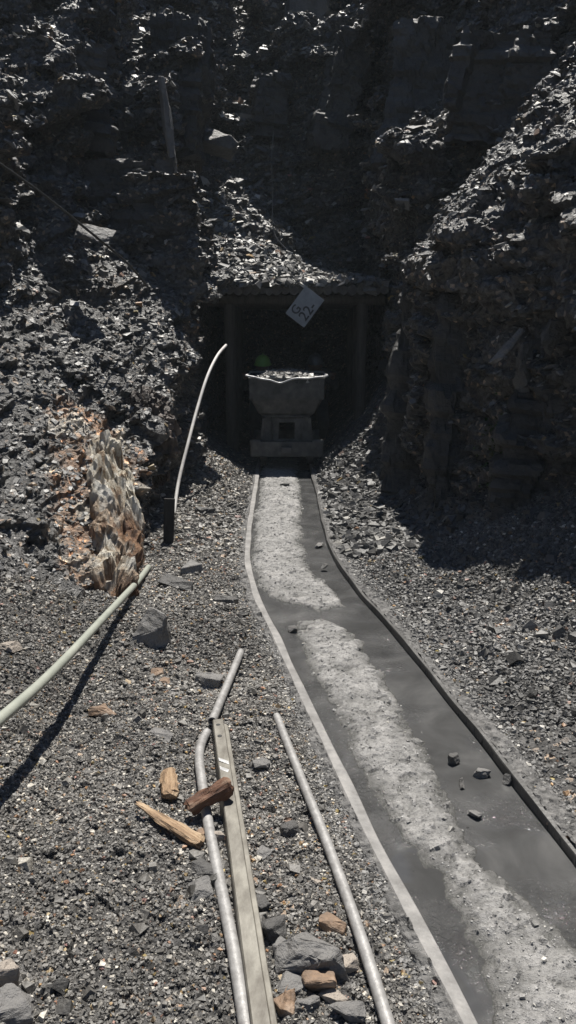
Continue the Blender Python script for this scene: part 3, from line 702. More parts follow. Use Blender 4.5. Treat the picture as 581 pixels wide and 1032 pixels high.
def outcrop(P0, size, lab, seed, rz, tilt, mm):
    bm = bmesh.new(); bmesh.ops.create_icosphere(bm, subdivisions=6, radius=.5)
    co = np.array([v.co[:] for v in bm.verts], np.float32); co = np.sign(co) * np.abs(co * 2) ** .8 / 2
    s = np.array(size, np.float32); co = co * s
    co[:, :2] *= (1 - .45 * np.clip(co[:, 2:] / s[2] + .1, 0, .6))
    nn = co / np.linalg.norm(co, axis=1)[:, None]
    d = .11 * facet(co * np.array([7, 7, 1.6], np.float32), seed, .9, .5) + .05 * facet(co * np.array([18, 18, 5], np.float32), seed + 7, .9, .6) + .03 * facet(co * 24, seed + 11, .9, .6) + .04 * fbm(co * 4, seed, 3)
    co = co + nn * d[:, None] * .75
    for v, c_ in zip(bm.verts, co): v.co = c_.tolist()
    o = bm_obj('rock_outcrop', bm, mm); o.location = P0; o.rotation_euler = (tilt[0], tilt[1], rz); tag(o, lab, 'rock outcrop', 'outcrops at the foot of the left wall'); return o
def on_slope(px, py):
    d = ray(px, py); t = 2.0
    while t < 12:
        p = np.array([0, 0, H]) + d * t; xb = np.interp(p[1], [-2, 2.0, 3.4, 5, 7, 9], [-1.75, -1.55, -1.38, -1.05, -1.16, -1.02])
        if p[2] < max(.12 + .46 * max(0, p[1] - 4.9) + .8 * (xb - p[0]), float(gbase(p[0], p[1]))) and p[0] < xb + .12 or p[2] < float(gbase(p[0], p[1])): break
        t += .02
    return Vector(p)
bm = bmesh.new(); R_ = random.Random(8); c0 = on_slope(108, 550)
for (px, py, hgt) in [(100, 462, .4), (112, 478, .5), (100, 500, .55), (114, 505, .6), (127, 512, .6), (106, 532, .6), (120, 540, .75), (133, 548, .6), (104, 562, .55), (118, 572, .7), (131, 575, .5), (108, 592, .45), (122, 598, .4)]:
    p = on_slope(px, py); bb_ = bmesh.new(); w_, d_q = R_.uniform(.07, .13), R_.uniform(.10, .16)
    for k in range(16):
        u = Vector([R_.gauss(0, 1) for _ in range(3)]).normalized(); bb_.verts.new((max(-.7, min(.7, u.x)) * w_, max(-.7, min(.7, u.y)) * d_q, max(-.8, min(.8, u.z * 1.3)) * hgt * .62))
    bmesh.ops.convex_hull(bb_, input=bb_.verts[:]); bmesh.ops.delete(bb_, geom=[v for v in bb_.verts if not v.link_faces], context='VERTS')
    bmesh.ops.triangulate(bb_, faces=bb_.faces[:]); bmesh.ops.subdivide_edges(bb_, edges=bb_.edges[:], cuts=7, use_grid_fill=True)
    rot = Matrix.Rotation(R_.uniform(-.25, .15) - .55, 4, 'X') @ Matrix.Rotation(R_.uniform(-.25, .1) - .1, 4, 'Y') @ Matrix.Rotation(R_.uniform(-1, 1), 4, 'Z')
    bmesh.ops.transform(bb_, matrix=Matrix.Translation(p - c0 + Vector((0, .02, .01))) @ rot, verts=bb_.verts[:])
    mt_ = bpy.data.meshes.new('t'); bb_.to_mesh(mt_); bb_.free(); bm.from_mesh(mt_)
co = np.array([v.co[:] for v in bm.verts], np.float32); bm.normal_update(); nn = np.array([v.normal[:] for v in bm.verts], np.float32)
d = .022 * facet(co * np.array([12, 12, 4], np.float32), 205, .6, .8) + .009 * facet(co * np.array([34, 34, 16], np.float32), 215, .6, .8)
for v, c_ in zip(bm.verts, co + nn * d[:, None]): v.co = c_.tolist()
o = bm_obj('rock_outcrop', bm, M['rust']); o.location = c0; tag(o, 'jagged rust streaked and cream quartz outcrop behind the end of the green hose', 'rock outcrop', 'outcrops at the foot of the left wall')
outcrop(at(140, 445, 6.7), (.55, .6, .75), 'brown stained outcrop with a dark hollow above the streaked one', 230, .3, (0, .1), simple('brown_shale', [(.35, (.03, .024, .02)), (.55, (.08, .058, .046)), (.75, (.26, .21, .17))], 4, .6, 0, .03, 12))

# ------------------------------------------------------------------ portal timbers
M['timber'] = simple('dark_wet_timber', [(.3, (.035, .03, .025)), (.7, (.10, .085, .07))], 6, .75, 0, .012, 9, (6, 6, .7))
M['log_end'] = simple('grey_log', [(.3, (.06, .055, .05)), (.7, (.17, .15, .13))], 12, .8, 0, .01, 25)
YP = 10.6
portal = empty('mine_portal', (0, YP, 0)); tag(portal, 'dark timber portal frame with a row of log ends over the tunnel mouth', 'mine portal')
inv = Matrix.Translation((0, -YP, 0))
def log(name, a, b_, r, mt, parent, rough=.12, label=None):
    bm = bmesh.new(); a = Vector(a); b_ = Vector(b_); n_ = 9
    pts = [a.lerp(b_, k / (n_ - 1)) + Vector((random.uniform(-1, 1), random.uniform(-1, 1), random.uniform(-1, 1))) * r * .07 for k in range(n_)]
    tube_bm(bm, pts, lambda t: r * (1.05 - .12 * t), 14, rough * .5)
    o = bm_obj(name, bm, mt, parent, True); smooth_by_angle(o, 50)
    if label: o['label'] = label
    return o
XPL = at(234, 380, YP).x; XPR = at(363, 380, YP).x
ZT = at(290, 306, YP).z
log('post', (XPL, 0, -.1), (XPL - .02, 0, ZT), .075, M['timber'], portal); log('post', (XPR, 0, -.1), (XPR + .01, 0, ZT), .075, M['timber'], portal)
log('lintel', (at(208, 300, YP).x, .0, ZT + .05), (at(388, 300, YP).x, .0, ZT + .05), .075, M['timber'], portal)
for k in range(2):
    yy = .95 + k * 1.1
    log('post', (XPL - .05, yy, -.1), (XPL - .03, yy, ZT), .07, M['timber'], portal); log('post', (XPR + .05, yy, -.1), (XPR + .03, yy, ZT), .07, M['timber'], portal)
    log('lintel', (-1.0, yy, ZT + .05), (1.1, yy, ZT + .05), .07, M['timber'], portal)
xx = at(206, 300, YP).x
while xx < at(386, 300, YP).x:
    r_ = random.uniform(.038, .062); xx += r_
    zz = ZT + .125 + r_ * .5 + random.uniform(-.01, .015)
    log('roof_log', (xx, -.22 - random.uniform(0, .1), zz), (xx + random.uniform(-.03, .03), 2.4, zz + .01), r_, M['log_end'], portal); xx += r_ * .95

n = 2600; P = np.stack([rng.uniform(at(204, 300, YP).x, at(388, 300, YP).x, n), YP - .30 + .75 * rng.random(n), ZT + .20 + .06 * rng.random(n)], 1); P[:, 2] += .05 * fbm(P.astype(np.float32) * 3, 71)
o = stones('roof_rubble', P, (.025 + .10 * rng.random(n) ** 3).astype(np.float32), palette(n, .02, .06, .05, .26), .5, None, 1.0, M['chip']); tag(o, kind='stuff', label='rubble heaped on the log roof of the portal')
# ------------------------------------------------------------------ sign
M['signm'] = simple('weathered_sign_board', [(.3, g(.26, -.05)), (.7, g(.40, -.04))], 9, .6, 0, .001, 30)
M['paint'] = simple('faded_black_paint', [(.3, g(.03)), (.7, g(.07))], 20, .7, 0, .0005, 50)
YS = YP - .42
a_ = at(288, 315, YS); b_ = at(308, 288.5, YS); c_ = at(327.5, 302, YS); d_ = at(306.5, 331, YS)
cen_ = (a_ + b_ + c_ + d_) / 4; wv = ((b_ - a_) + (c_ - d_)) / 2; hv = ((b_ - c_) + (a_ - d_)) / 2; sw, sh = wv.length, hv.length
ang = math.atan2(wv.z, wv.x)
sign = empty('sign', cen_); tag(sign, 'small square board hanging tilted from the portal lintel, lettered G 22', 'sign')
sign.rotation_euler = (math.radians(-8), -ang, 0)
bm = bmesh.new(); box_bm(bm, (0, 0, 0), (sw, .012, sh), bev=.002); bm_obj('board', bm, M['signm'], sign)
def text(s, loc, size, parent, mt, name='lettering'):
    cu = bpy.data.curves.new('t', 'FONT'); cu.body = s; cu.size = size; cu.extrude = .0012; cu.offset = .002; cu.align_x = 'LEFT'
    t = bpy.data.objects.new('t', cu); COL.objects.link(t); bpy.context.view_layer.update()
    dg = bpy.context.evaluated_depsgraph_get(); me = bpy.data.meshes.new_from_object(t.evaluated_get(dg)); bpy.data.objects.remove(t)
    me.transform(Matrix.Translation(loc) @ Matrix.Rotation(math.radians(90), 4, 'X')); return link(name, me, mt, parent)
text('G', (-sw * .36, -.009, sh * .06), sh * .52, sign, M['paint']); text('22-', (-sw * .34, -.009, -sh * .40), sh * .60, sign, M['paint'])
bm = bmesh.new(); Rm = Matrix.Rotation(ang, 3, 'Y'); top_ = Rm.to_4x4() @ (Vector((b_.x, YP - .1, ZT + .1)) - cen_)
tube_bm(bm, [Vector((sw * .46, 0, sh * .46)), Vector(top_)], .003, 6); bm_obj('wire', bm, M['paint'], sign)

# ------------------------------------------------------------------ mine cart
M['steel'] = simple('dirty_cart_steel', [(.3, (.03, .03, .028)), (.5, (.075, .075, .072)), (.7, (.14, .135, .125))], 9, .6, .15, .004, 25)
M['edge'] = simple('worn_bright_steel', [(.3, g(.35)), (.7, g(.6))], 20, .4, .3, .003, 60)
M['wheel'] = simple('wheel_steel', [(.3, g(.06)), (.7, g(.12))], 10, .5, .3, .002, 40)
YC = 9.42
cx = float((xl_(YC) + xr_(YC)) / 2) + .02
cart = empty('mine_cart', (cx, YC, 0)); tag(cart, 'grey steel tipping mine cart heaped with rock standing in the tunnel mouth', 'mine cart')
def zc(py): return at(290, py, YC).z
def wc(px): return px / 2 * (YC / (F * cp)) * 1.0
z0, z1, z2, z3 = zc(460), zc(448), zc(421), zc(407); z4 = zc(381)
LEN = 1.15
def loft(bm, secs, cap0=False, cap1=False):
    rings = []
    for (z, w, y0, y1, ch) in secs:
        pts = [(-w + ch, y0), (w - ch, y0), (w, y0 + ch), (w, y1 - ch), (w - ch, y1), (-w + ch, y1), (-w, y1 - ch), (-w, y0 + ch)]
        rings.append([bm.verts.new((x, y, z)) for x, y in pts])
    for r0, r1 in zip(rings[:-1], rings[1:]):
        for k in range(8): bm.faces.new((r0[k], r0[(k + 1) % 8], r1[(k + 1) % 8], r1[k]))
    if cap0: bm.faces.new(rings[0][::-1])
    if cap1: bm.faces.new(rings[-1])
    return rings
pxm = YC / F * 1.02
bw = 36.5 * pxm; 
bm = bmesh.new()
loft(bm, [(z2, 23 * pxm, .10, LEN - .10, .02), (z2 + .05, 28.5 * pxm, .06, LEN - .06, .02), (z3 + .0, 33.2 * pxm, .03, LEN - .03, .03), (z3 + .045, 35.5 * pxm, .015, LEN - .015, .03), (z3 + .09, bw, .01, LEN - .01, .03), (z4, bw + .015, 0, LEN, .03),
          (z4, bw + .003, .012, LEN - .012, .03), (z3 + .09, bw - .012, .022, LEN - .022, .03), (z2 + .01, 22 * pxm, .12, LEN - .12, .02)], True, True)
tub = bm_obj('tub', bm, M['steel'], cart)
bm = bmesh.new()      # rolled rim, bent down at the middle of the front
rim = []
for k in range(41):
    t = k / 40; x = (t * 2 - 1) * (bw + .04); dz = -.045 * math.exp(-((t - .40) / .10) ** 2) - .012 * sstep(.1, .3, t) * (1 - sstep(.55, .75, t)) + .006 * math.sin(t * 23)
    rim.append(Vector((x, -.018, z4 + dz + .028 * abs(t * 2 - 1) ** 6)))
tube_bm(bm, rim, .011, 8)
for s in (-1, 1): tube_bm(bm, [Vector((s * (bw + .04), -.018, z4 + .028)), Vector((s * (bw + .03), LEN * .5, z4 + .01)), Vector((s * (bw + .04), LEN + .018, z4 + .015))], .012, 8)
tube_bm(bm, [Vector((-(bw + .04), LEN + .018, z4 + .015)), Vector((bw + .04, LEN + .018, z4 + .015))], .012, 8)
bm_obj('rim', bm, M['edge'], cart, True)['label'] = 'worn shiny rim with a bent dip in front'
bm = bmesh.new()      # front corner straps and seam
for s in (-1, 1): box_bm(bm, (s * bw * .97, .004, (z3 + .05 + z4) / 2), (.03, .012, z4 - z3 - .05), bev=.003)
box_bm(bm, (0, .075, z2 + .01), (46 * pxm, .03, .018), bev=.003); bm_obj('strap', bm, M['steel'], cart)
bm = bmesh.new()      # pedestal frame with the square opening
zp0 = z1; zp1 = z2 - .005; hh = zp1 - zp0; Wb, Wt = 25.5 * pxm, 22.5 * pxm
for s in (-1, 1):
    for yy in (.10, LEN - .10):
        Rl = Matrix.Rotation(s * -math.atan((Wb - Wt) / hh), 3, 'Y')
        box_bm(bm, (s * (Wb + Wt) / 2, yy, zp0 + hh / 2), (.035, .06, hh), Rl, .004)
        box_bm(bm, (s * 15.5 * pxm, yy, zp0 + hh / 2), (.022, .05, hh), None, .003)
        box_bm(bm, (s * 20 * pxm, yy + .012 * (1 if yy > .5 else 1), zp0 + hh / 2), (9 * pxm, .012, hh), None, .001)
for yy in (.10, LEN - .10):
    box_bm(bm, (0, yy, zp1 - .035), (32 * pxm, .04, .05), None, .004); box_bm(bm, (0, yy, zp0 + .025), (32 * pxm, .04, .06), None, .004)
    for s in (-1, 1): box_bm(bm, (s * 11 * pxm, yy - .004, zp0 + hh / 2), (6 * pxm, .03, hh), None, .003)
box_bm(bm, (0, LEN / 2, zp1 - .02), (.3, LEN - .3, .06))
bm_obj('pedestal', bm, M['steel'], cart)
bm = bmesh.new()
box_bm(bm, (0, .0, (z0 + z1) / 2 + .02), (72 * pxm, .10, z1 - z0 + .04), bev=.012); box_bm(bm, (0, LEN, (z0 + z1) / 2 + .02), (72 * pxm, .10, z1 - z0 + .04), bev=.012)
for s in (-1, 1): box_bm(bm, (s * .2, LEN / 2, (z0 + z1) / 2 + .02), (.07, LEN - .1, .09)); box_bm(bm, (s * 31 * pxm, -.005, z1 + .035), (11 * pxm, .08, .05), bev=.012)
bm_obj('chassis', bm, M['steel'], cart)
bm = bmesh.new(); box_bm(bm, (0, -.085, (z0 + z1) / 2 + .02), (.12, .08, .07), bev=.01); bm_obj('coupling', bm, M['wheel'], cart)
for yy in (.30, LEN - .30):
    ax_ = None
    bm = bmesh.new(); tube_bm(bm, [Vector((-.31, yy, .14)), Vector((.31, yy, .14))], .02, 10); axle = bm_obj('axle', bm, M['wheel'], cart, True)
    for s in (-1, 1):
        bm = bmesh.new(); xs_ = s * .29
        tube_bm(bm, [Vector((xs_ - s * .045, yy, .14)), Vector((xs_ - s * .03, yy, .14))], .13, 24); tube_bm(bm, [Vector((xs_ - s * .03, yy, .14)), Vector((xs_ + s * .03, yy, .14))], .112, 24); tube_bm(bm, [Vector((xs_ + s * .03, yy, .14)), Vector((xs_ + s * .05, yy, .14))], .04, 12)
        smooth_by_angle(bm_obj('wheel', bm, M['wheel'], cart), 40)
# load
n = 3200; u = rng.uniform(-1, 1, n); v = rng.uniform(0, 1, n)
x = cx + u * (bw - .03); y = YC + .03 + v * (LEN - .06)
zl = z4 - .05 + .085 * (1 - np.abs(u) ** 2.2) * np.sin(np.clip(v, .05, .95) * np.pi) ** .5 + .02 * fbm(np.stack([x * 6, y * 6, 0 * x], 1), 300)
P = np.stack([x, y, zl], 1); S = (.02 + .07 * rng.random(n) ** 2.5).astype(np.float32)
o = stones('ore_heap', P, S, palette(n, .01, .10, .06, .26), .6, None, 1.2, M['chip']); tag(o, kind='stuff', label='heap of broken grey rock filling the mine cart')
P = np.concatenate([P])
bm = bmesh.new(); r_ = loft(bm, [(z4 - .12, bw - .03, .03, LEN - .03, .03), (z4 - .05, bw - .03, .03, LEN - .03, .03), (z4 + .01, bw * .5, .25, LEN - .3, .03)], True, True)
core = bm_obj('packed_ore', bm, M['rock_dark'], o); core.location = (cx, YC, 0)

# ------------------------------------------------------------------ pipes, hose, poles, cables
M['galv'] = simple('dull_galvanised_pipe', [(.32, g(.25, .03)), (.5, g(.33, .02)), (.68, g(.41, .02))], 30, .5, .2, .002, 60)
M['hose'] = simple('green_grey_plastic_hose', [(.3, (.26, .28, .24)), (.6, (.35, .365, .315)), (.8, (.44, .45, .39))], 7, .5, 0, .001, 60)
M['white'] = simple('dusty_white_plastic', [(.3, g(.45, .03)), (.7, g(.66, .03))], 9, .55, 0, .001, 60)
M['black'] = simple('black_rubber_cable', [(.3, g(.015)), (.7, g(.035))], 9, .5, 0, .0005, 60)
def pipe(name, pts, r, mt, label, cat, seg=16, group=None, n=8, hollow=.05):
    bm = bmesh.new(); tube_bm(bm, smooth_path(pts, n), r, seg, 0, hollow); o = bm_obj(name, bm, mt, None, True); smooth_by_angle(o, 50)
    return tag(o, label, cat, group)
def gp(px, py, up): p = ground(px, py, up); return p
pipe('pipe', [gp(243, 657, .03), gp(229, 691, .035), gp(214, 727, .045)], .0175, M['galv'], 'short galvanised pipe pointing up the bank past the loose rail end', 'pipe', group='loose pipes on the gravel')
# small dark drill holes on the short pipe
pipe('pipe', [gp(209, 738, .02), gp(203, 750, .02), gp(201, 765, .02), gp(204, 790, .02), gp(211, 835, .02), gp(222, 890, .02), gp(236, 960, .022), gp(249, 1040, .022), gp(256, 1090, .02)], .0175, M['galv'],
     'long bent galvanised pipe lying against the left side of the loose rail', 'pipe', group='loose pipes on the gravel')
pipe('pipe', [gp(279, 722, .02), gp(300, 775, .02), gp(330, 850, .022), gp(361, 936, .022), gp(392, 1034, .022), gp(412, 1100, .02)], .0165, M['galv'],
     'straight galvanised pipe lying between the loose rail and the track', 'pipe', group='loose pipes on the gravel')
def proj(p):
    d = Vector(p) - Vector((0, 0, H)); zf = d.y * cp - d.z * sp; zu = d.y * sp + d.z * cp
    return 290.5 + F * d.x / zf, 516 - F * zu / zf
hp = []
for (spx, spy, py_) in [(150, 575, 571), (118, 628, 603), (92, 665, 633), (62, 715, 668), (32, 772, 697), (2, 828, 722), (-45, 905, 758)]:
    G_ = ground(spx, spy); lo_, hi_ = 0.0, 1.2
    for _ in range(30):
        t_ = (lo_ + hi_) / 2
        if proj(G_ + SUN * t_)[1] > py_: lo_ = t_
        else: hi_ = t_
    hp.append(G_ + SUN * max(t_, .02))
ya, yb_ = ground(150, 574).y, hp[5].y
hs = []
for px, py in [(150, 573), (139, 586), (126, 600), (98, 630), (70, 660), (40, 690), (0, 725), (-45, 764)]:
    w_ = (150 - px) / 150; hs.append(at(px, py, 1 / ((1 - w_) / ya + w_ / yb_)))
hs[0].z += .01
pipe('hose', hs, .0185, M['hose'], 'thick grey green hose rising off the bank at the left edge', 'hose')
b0 = ground(175, 517)
pole = [b0 + Vector((0, 0, -.05))]
for k, (px, py) in enumerate([(180, 487), (190, 446), (199, 412), (209, 380), (219, 359), (228, 348)]): pole.append(at(px, py, b0.y + (8.7 - b0.y) * (k + 1) / 6))
pipe('pole', pole, .0155, M['white'], 'thin white bent pole standing in the rubble beside the tunnel mouth', 'pole')
pipe('cable', [at(-40, 138, 5.9), at(0, 165, 6.1), at(45, 197, 6.4), at(90, 233, 6.7), at(128, 265, 7.2), at(150, 290, 7.8)], .010, M['black'], 'black cable slung diagonally across the upper left rock wall', 'cable', 8, hollow=0)
pipe('wire', [at(276, 132, 12.0), at(274, 160, 11.95), at(275, 195, 11.95), at(275, 225, 11.9), at(279, 240, 11.85), at(290, 252, 11.8)], .008, simple('grey_wire', [(.3, g(.1)), (.7, g(.16))], 9), 'thin grey wire hanging down the dark face above the portal', 'wire', 6, hollow=0)
# loose rail
M['oldrail'] = simple('brownish_dusty_steel', [(.32, (.12, .108, .09)), (.5, (.19, .178, .152)), (.68, (.27, .255, .22))], 22, .6, .1, .002, 60, (1, .45, 1))
lr = empty('loose_rail', ground(218, 732)); tag(lr, 'loose brownish steel rail with bolt holes lying down the gravel bank', 'rail')
A_ = ground(221, 733, .03); B_ = ground(259, 1000, .03); dirv = (B_ - A_).normalized(); B_ = A_ + dirv * ((B_ - A_).length + .6)
side = dirv.cross(Vector((0, 0, 1))).normalized()   # points left in the photo or right
if side.x < 0: side = -side
upv = side.cross(dirv); upv = upv if upv.z > 0 else -upv
prof = [(-.036, -.035), (-.030, .030), (-.026, .035), (.018, .036), (.021, .030), (.022, .012), (.026, .009), (.040, .008), (.043, .003), (.043, -.035)]
bm = bmesh.new(); NS = 60; prev = None; Lr = (B_ - A_).length
for i in range(NS + 1):
    c_ = A_ + dirv * Lr * i / NS + upv * .002 * math.sin(i * .6)
    ring = [bm.verts.new(c_ + side * a * .84 + upv * z_ - lr.location) for a, z_ in prof]
    if prev:
        for k in range(len(prof)): bm.faces.new((prev[k], prev[(k + 1) % len(prof)], ring[(k + 1) % len(prof)], ring[k]))
    elif i == 0: bm.faces.new(ring)
    prev = ring
bm.faces.new(prev); bmesh.ops.recalc_face_normals(bm, faces=bm.faces[:]); bm_obj('rail_bar', bm, M['oldrail'], lr)
for dd in (.05, .14):
    bm = bmesh.new(); c_ = A_ + dirv * dd + upv * .0355 - side * .006 - lr.location
    tube_bm(bm, [c_, c_ + upv * .002], .009, 14); bm_obj('bolt_hole', bm, M['black'], lr)
for i, dd in enumerate((.30, .36)):     # scuffs where dirt has been rubbed off
    bm = bmesh.new(); c_ = A_ + dirv * dd + upv * .0375 - side * .002 - lr.location
    vs = [bm.verts.new(c_ + side * a + dirv * e) for a, e in ((-.020, .0), (.014, .03), (.015, .055), (-.019, .022))]; bm.faces.new(vs)
    bm_obj('scuff', bm, M['edge'], lr)

# ------------------------------------------------------------------ wood
M['wood'] = simple('split_pine', [(.3, (.13, .08, .045)), (.5, (.33, .22, .13)), (.7, (.50, .38, .25))], 10, .7, 0, .010, 22, (6, .8, 6))
M['wood2'] = simple('rotten_red_brown_wood', [(.3, (.045, .025, .018)), (.5, (.13, .062, .035)), (.72, (.24, .17, .12))], 9, .8, 0, .012, 16, (3, 1, 3))
M['dark_upright'] = simple('near_black_brown', [(.3, g(.012, .1)), (.7, g(.04, .1))], 9, .8, 0, .01, 16, (4, 4, 1))
def wood(P, L, w, t, rz, mt, lab, seed, tip0=1.0, tip1=.5, tilt=0.0, name='wood_piece'):
    R = random.Random(seed); bm = bmesh.new(); prev = None; n_ = 22; sg = 12; ph = [R.uniform(.75, 1.2) for _ in range(sg)]
    for i in range(n_ + 1):
        s = i / n_; k = (tip0 * (1 - s) + tip1 * s) * (1 - .25 * (s > .97) - .25 * (s < .03)); ring = []
        for j in range(sg):
            a = 2 * math.pi * j / sg; f = ph[j] * (1 + .10 * math.sin(s * (4 + 3 * ph[j]) + j * 2.4 + seed) + .07 * math.sin(s * 17 * ph[j] + j * 1.7) + .02 * R.uniform(-1, 1))
            ext = (R.uniform(-.05, .05) * L if i in (0, n_) else 0)
            ring.append(bm.verts.new((w / 2 * math.cos(a) * f * k + .05 * w * math.sin(s * 5 + seed), (s - .5) * L + ext, t / 2 * math.sin(a) * f * k)))
        if prev:
            for j in range(sg): bm.faces.new((prev[j], prev[(j + 1) % sg], ring[(j + 1) % sg], ring[j]))
        else: bm.faces.new(ring)
        prev = ring
    bm.faces.new(prev); bmesh.ops.recalc_face_normals(bm, faces=bm.faces[:])
    o = bm_obj(name, bm, mt); o.location = P; o.rotation_euler = (tilt, 0, rz); tag(o, lab, 'wood', 'wood pieces by the loose rail'); return o
wood(ground(171, 789, .025), .16, .062, .04, .15, M['wood'], 'short pale split wood chunk lying on the gravel', 1, 1, .8)
def between(p, q): d = q - p; return (p + q) / 2, d.length, math.atan2(d.y, d.x) - math.pi / 2, math.atan2(d.z, math.hypot(d.x, d.y))
c_, L_, rz_, ti_ = between(ground(200, 849, .03), ground(139, 810, .05)); wood(c_, L_, .055, .035, rz_, M['wood'], 'long pale pointed wood splinter lying on the gravel', 2, 1.0, .35, ti_)
c_, L_, rz_, ti_ = between(ground(190, 815, .05), ground(231, 790, .105)); wood(c_, L_ * 1.02, .065, .055, rz_, M['wood2'], 'reddish brown rotten log piece lying across the pipe and loose rail', 3, .8, 1.05, ti_)
bs = ground(170, 548)  # even near-black box for the dark upright strip below the pole
bm = bmesh.new(); box_bm(bm, (0, 0, .14), (.075, .04, .40), bev=.006, top=(1.1, 1)); o = bm_obj('dark_upright', bm, M['dark_upright']); o.location = bs; o.rotation_euler = (-.12, .05, .1); tag(o, 'short near-black upright standing just below the white pole', 'dark_upright')
boulder(4, 998, (.06, .05, .09), M['rock_cream'], 'upright pale tan stone at the left edge near the bottom corner', .4, (.1, .1), 61)
boulder(3, 1034, (.12, .09, .07), M['rock'], 'grey stone cut off by the bottom left corner', .2, (0, .1), 62)

# ------------------------------------------------------------------ two miners behind the cart
M['skin'] = simple('dusty_skin', [(.3, (.12, .07, .05)), (.7, (.2, .12, .09))], 9, .6)
M['jacket'] = simple('dark_overalls', [(.3, (.02, .022, .026)), (.7, (.045, .048, .05))], 9, .9)
M['helm_g'] = simple('green_helmet_plastic', [(.3, (.16, .32, .06)), (.7, (.22, .42, .08))], 9, .45)
M['helm_d'] = simple('dark_helmet_plastic', [(.3, g(.05)), (.7, g(.09))], 9, .45)
M['boot'] = simple('rubber_boot', [(.3, g(.015)), (.7, g(.03))], 9, .5)
def skin_mesh(name, verts, edges, radii, mt, parent, root=0, sub=2):
    me = bpy.data.meshes.new(name); me.from_pydata(verts, edges, []); o = bpy.data.objects.new(name, me); COL.objects.link(o)
    md = o.modifiers.new('s', 'SKIN'); md.use_smooth_shade = True
    for i, v in enumerate(me.skin_vertices[0].data): v.radius = radii[i] if isinstance(radii[i], tuple) else (radii[i], radii[i]); v.use_root = (i == root)
    ms = o.modifiers.new('u', 'SUBSURF'); ms.levels = sub; ms.render_levels = sub
    bpy.context.view_layer.update(); dg = bpy.context.evaluated_depsgraph_get(); m2 = bpy.data.meshes.new_from_object(o.evaluated_get(dg))
    bpy.data.objects.remove(o); m2.materials.clear()
    for p in m2.polygons: p.use_smooth = True
    return link(name, m2, mt, parent)
def miner(x, y, headz, helm, lab, mirror=1, dz=0):
    root = empty('person', (x, y, 0)); tag(root, lab, 'person', 'miners behind the cart')
    # faces -Y (towards the camera), bending forward and pushing the cart
    hz = headz; k = hz - 1.18
    pel = (0, .55, .80 + k * .4); ch = (0, .22, 1.08 + k * .8); nk = (0, .10, 1.14 + k); hd = (0, .02, 1.17 + k); hd2 = (0, .0, 1.26 + k)
    V = [pel, (0, .40, .94 + k * .6), ch, nk, hd, hd2]; R = [(.15, .11), (.14, .10), (.16, .11), .055, (.078, .088), (.07, .08)]
    E = [(0, 1), (1, 2), (2, 3), (3, 4), (4, 5)]
    for s in (-1, 1):
        b0_ = len(V)
        V += [(s * .19, .22, 1.06 + k * .8), (s * .27, .06, .90 + k * .6), (s * .23, -.13, 1.0), (s * .22, -.21, 1.055), (s * .22, -.26, 1.07)]
        R += [.06, .045, .035, .027, (.038, .018)]; E += [(2, b0_)] + [(b0_ + i, b0_ + i + 1) for i in range(4)]
        h0 = b0_ + 4                         # palm: fingers closed over the rim, thumb at the side
        for f in range(4):
            i0 = len(V); fx = s * .22 + (f - 1.5) * .021; ln = (.85, 1, .95, .75)[f]
            V += [(fx, -.285, 1.083), (fx, -.285 - .035 * ln, 1.083), (fx, -.285 - .05 * ln, 1.062)]; R += [.0095, .009, .008]; E += [(h0, i0), (i0, i0 + 1), (i0 + 1, i0 + 2)]
        i0 = len(V); V += [(s * .22 - s * .04, -.24, 1.066), (s * .22 - s * .055, -.27, 1.06)]; R += [.011, .009]; E += [(h0 - 1, i0), (i0, i0 + 1)]
        l0 = len(V); st = .28 * s * mirror
        V += [(s * .10, .56, .74 + k * .3), (s * .12, .36 + st, .43), (s * .12, .66 + st, .10), (s * .12, .56 + st, .04)]; R += [.095, .065, .045, (.045, .035)]
        E += [(0, l0), (l0, l0 + 1), (l0 + 1, l0 + 2), (l0 + 2, l0 + 3)]
    body = skin_mesh('body', V, E, R, M['skin'], root)
    # face details: nose and ears joined into the body surface as one mesh
    bm = bmesh.new(); bm.from_mesh(body.data)
    def blob(c, r):
        q = bmesh.ops.create_icosphere(bm, subdivisions=2, radius=1)
        for v in q['verts']: v.co = Vector((v.co.x * r[0], v.co.y * r[1], v.co.z * r[2])) + Vector(c)
    hc = Vector((0, .01, 1.2 + k))
    blob(hc + Vector((0, -.086, -.01)), (.012, .018, .022)); blob(hc + Vector((0, -.072, -.05)), (.026, .012, .007))
    for s in (-1, 1): blob(hc + Vector((s * .03, -.070, .02)), (.013, .012, .008)); blob(hc + Vector((s * .08, .01, 0)), (.012, .02, .032))
    for f in bm.faces: f.smooth = True
    bm.to_mesh(body.data); bm.free()
    # clothing
    Vj = [(0, .58, .76 + k * .4), V[1], V[2], (0, .13, 1.13 + k * .95)]; Ej = [(0, 1), (1, 2), (2, 3)]; Rj = [(.175, .13), (.165, .125), (.185, .13), .085]
    for s in (-1, 1):
        b0_ = len(Vj); Vj += [(s * .19, .22, 1.06 + k * .8), (s * .27, .06, .90 + k * .6), (s * .23, -.13, 1.0), (s * .222, -.17, 1.025)]; Rj += [.08, .06, .048, .042]; Ej += [(2, b0_), (b0_, b0_ + 1), (b0_ + 1, b0_ + 2), (b0_ + 2, b0_ + 3)]
    skin_mesh('jacket', Vj, Ej, Rj, M['jacket'], root)
    Vt = [(0, .57, .80 + k * .4)]; Et = []; Rt = [(.17, .13)]
    for s in (-1, 1):
        l0 = len(Vt); st = .28 * s * mirror; Vt += [(s * .10, .56, .74 + k * .3), (s * .12, .36 + st, .43), (s * .12, .62 + st, .17)]; Rt += [.115, .085, .07]; Et += [(0, l0), (l0, l0 + 1), (l0 + 1, l0 + 2)]
    skin_mesh('trousers', Vt, Et, Rt, M['jacket'], root)
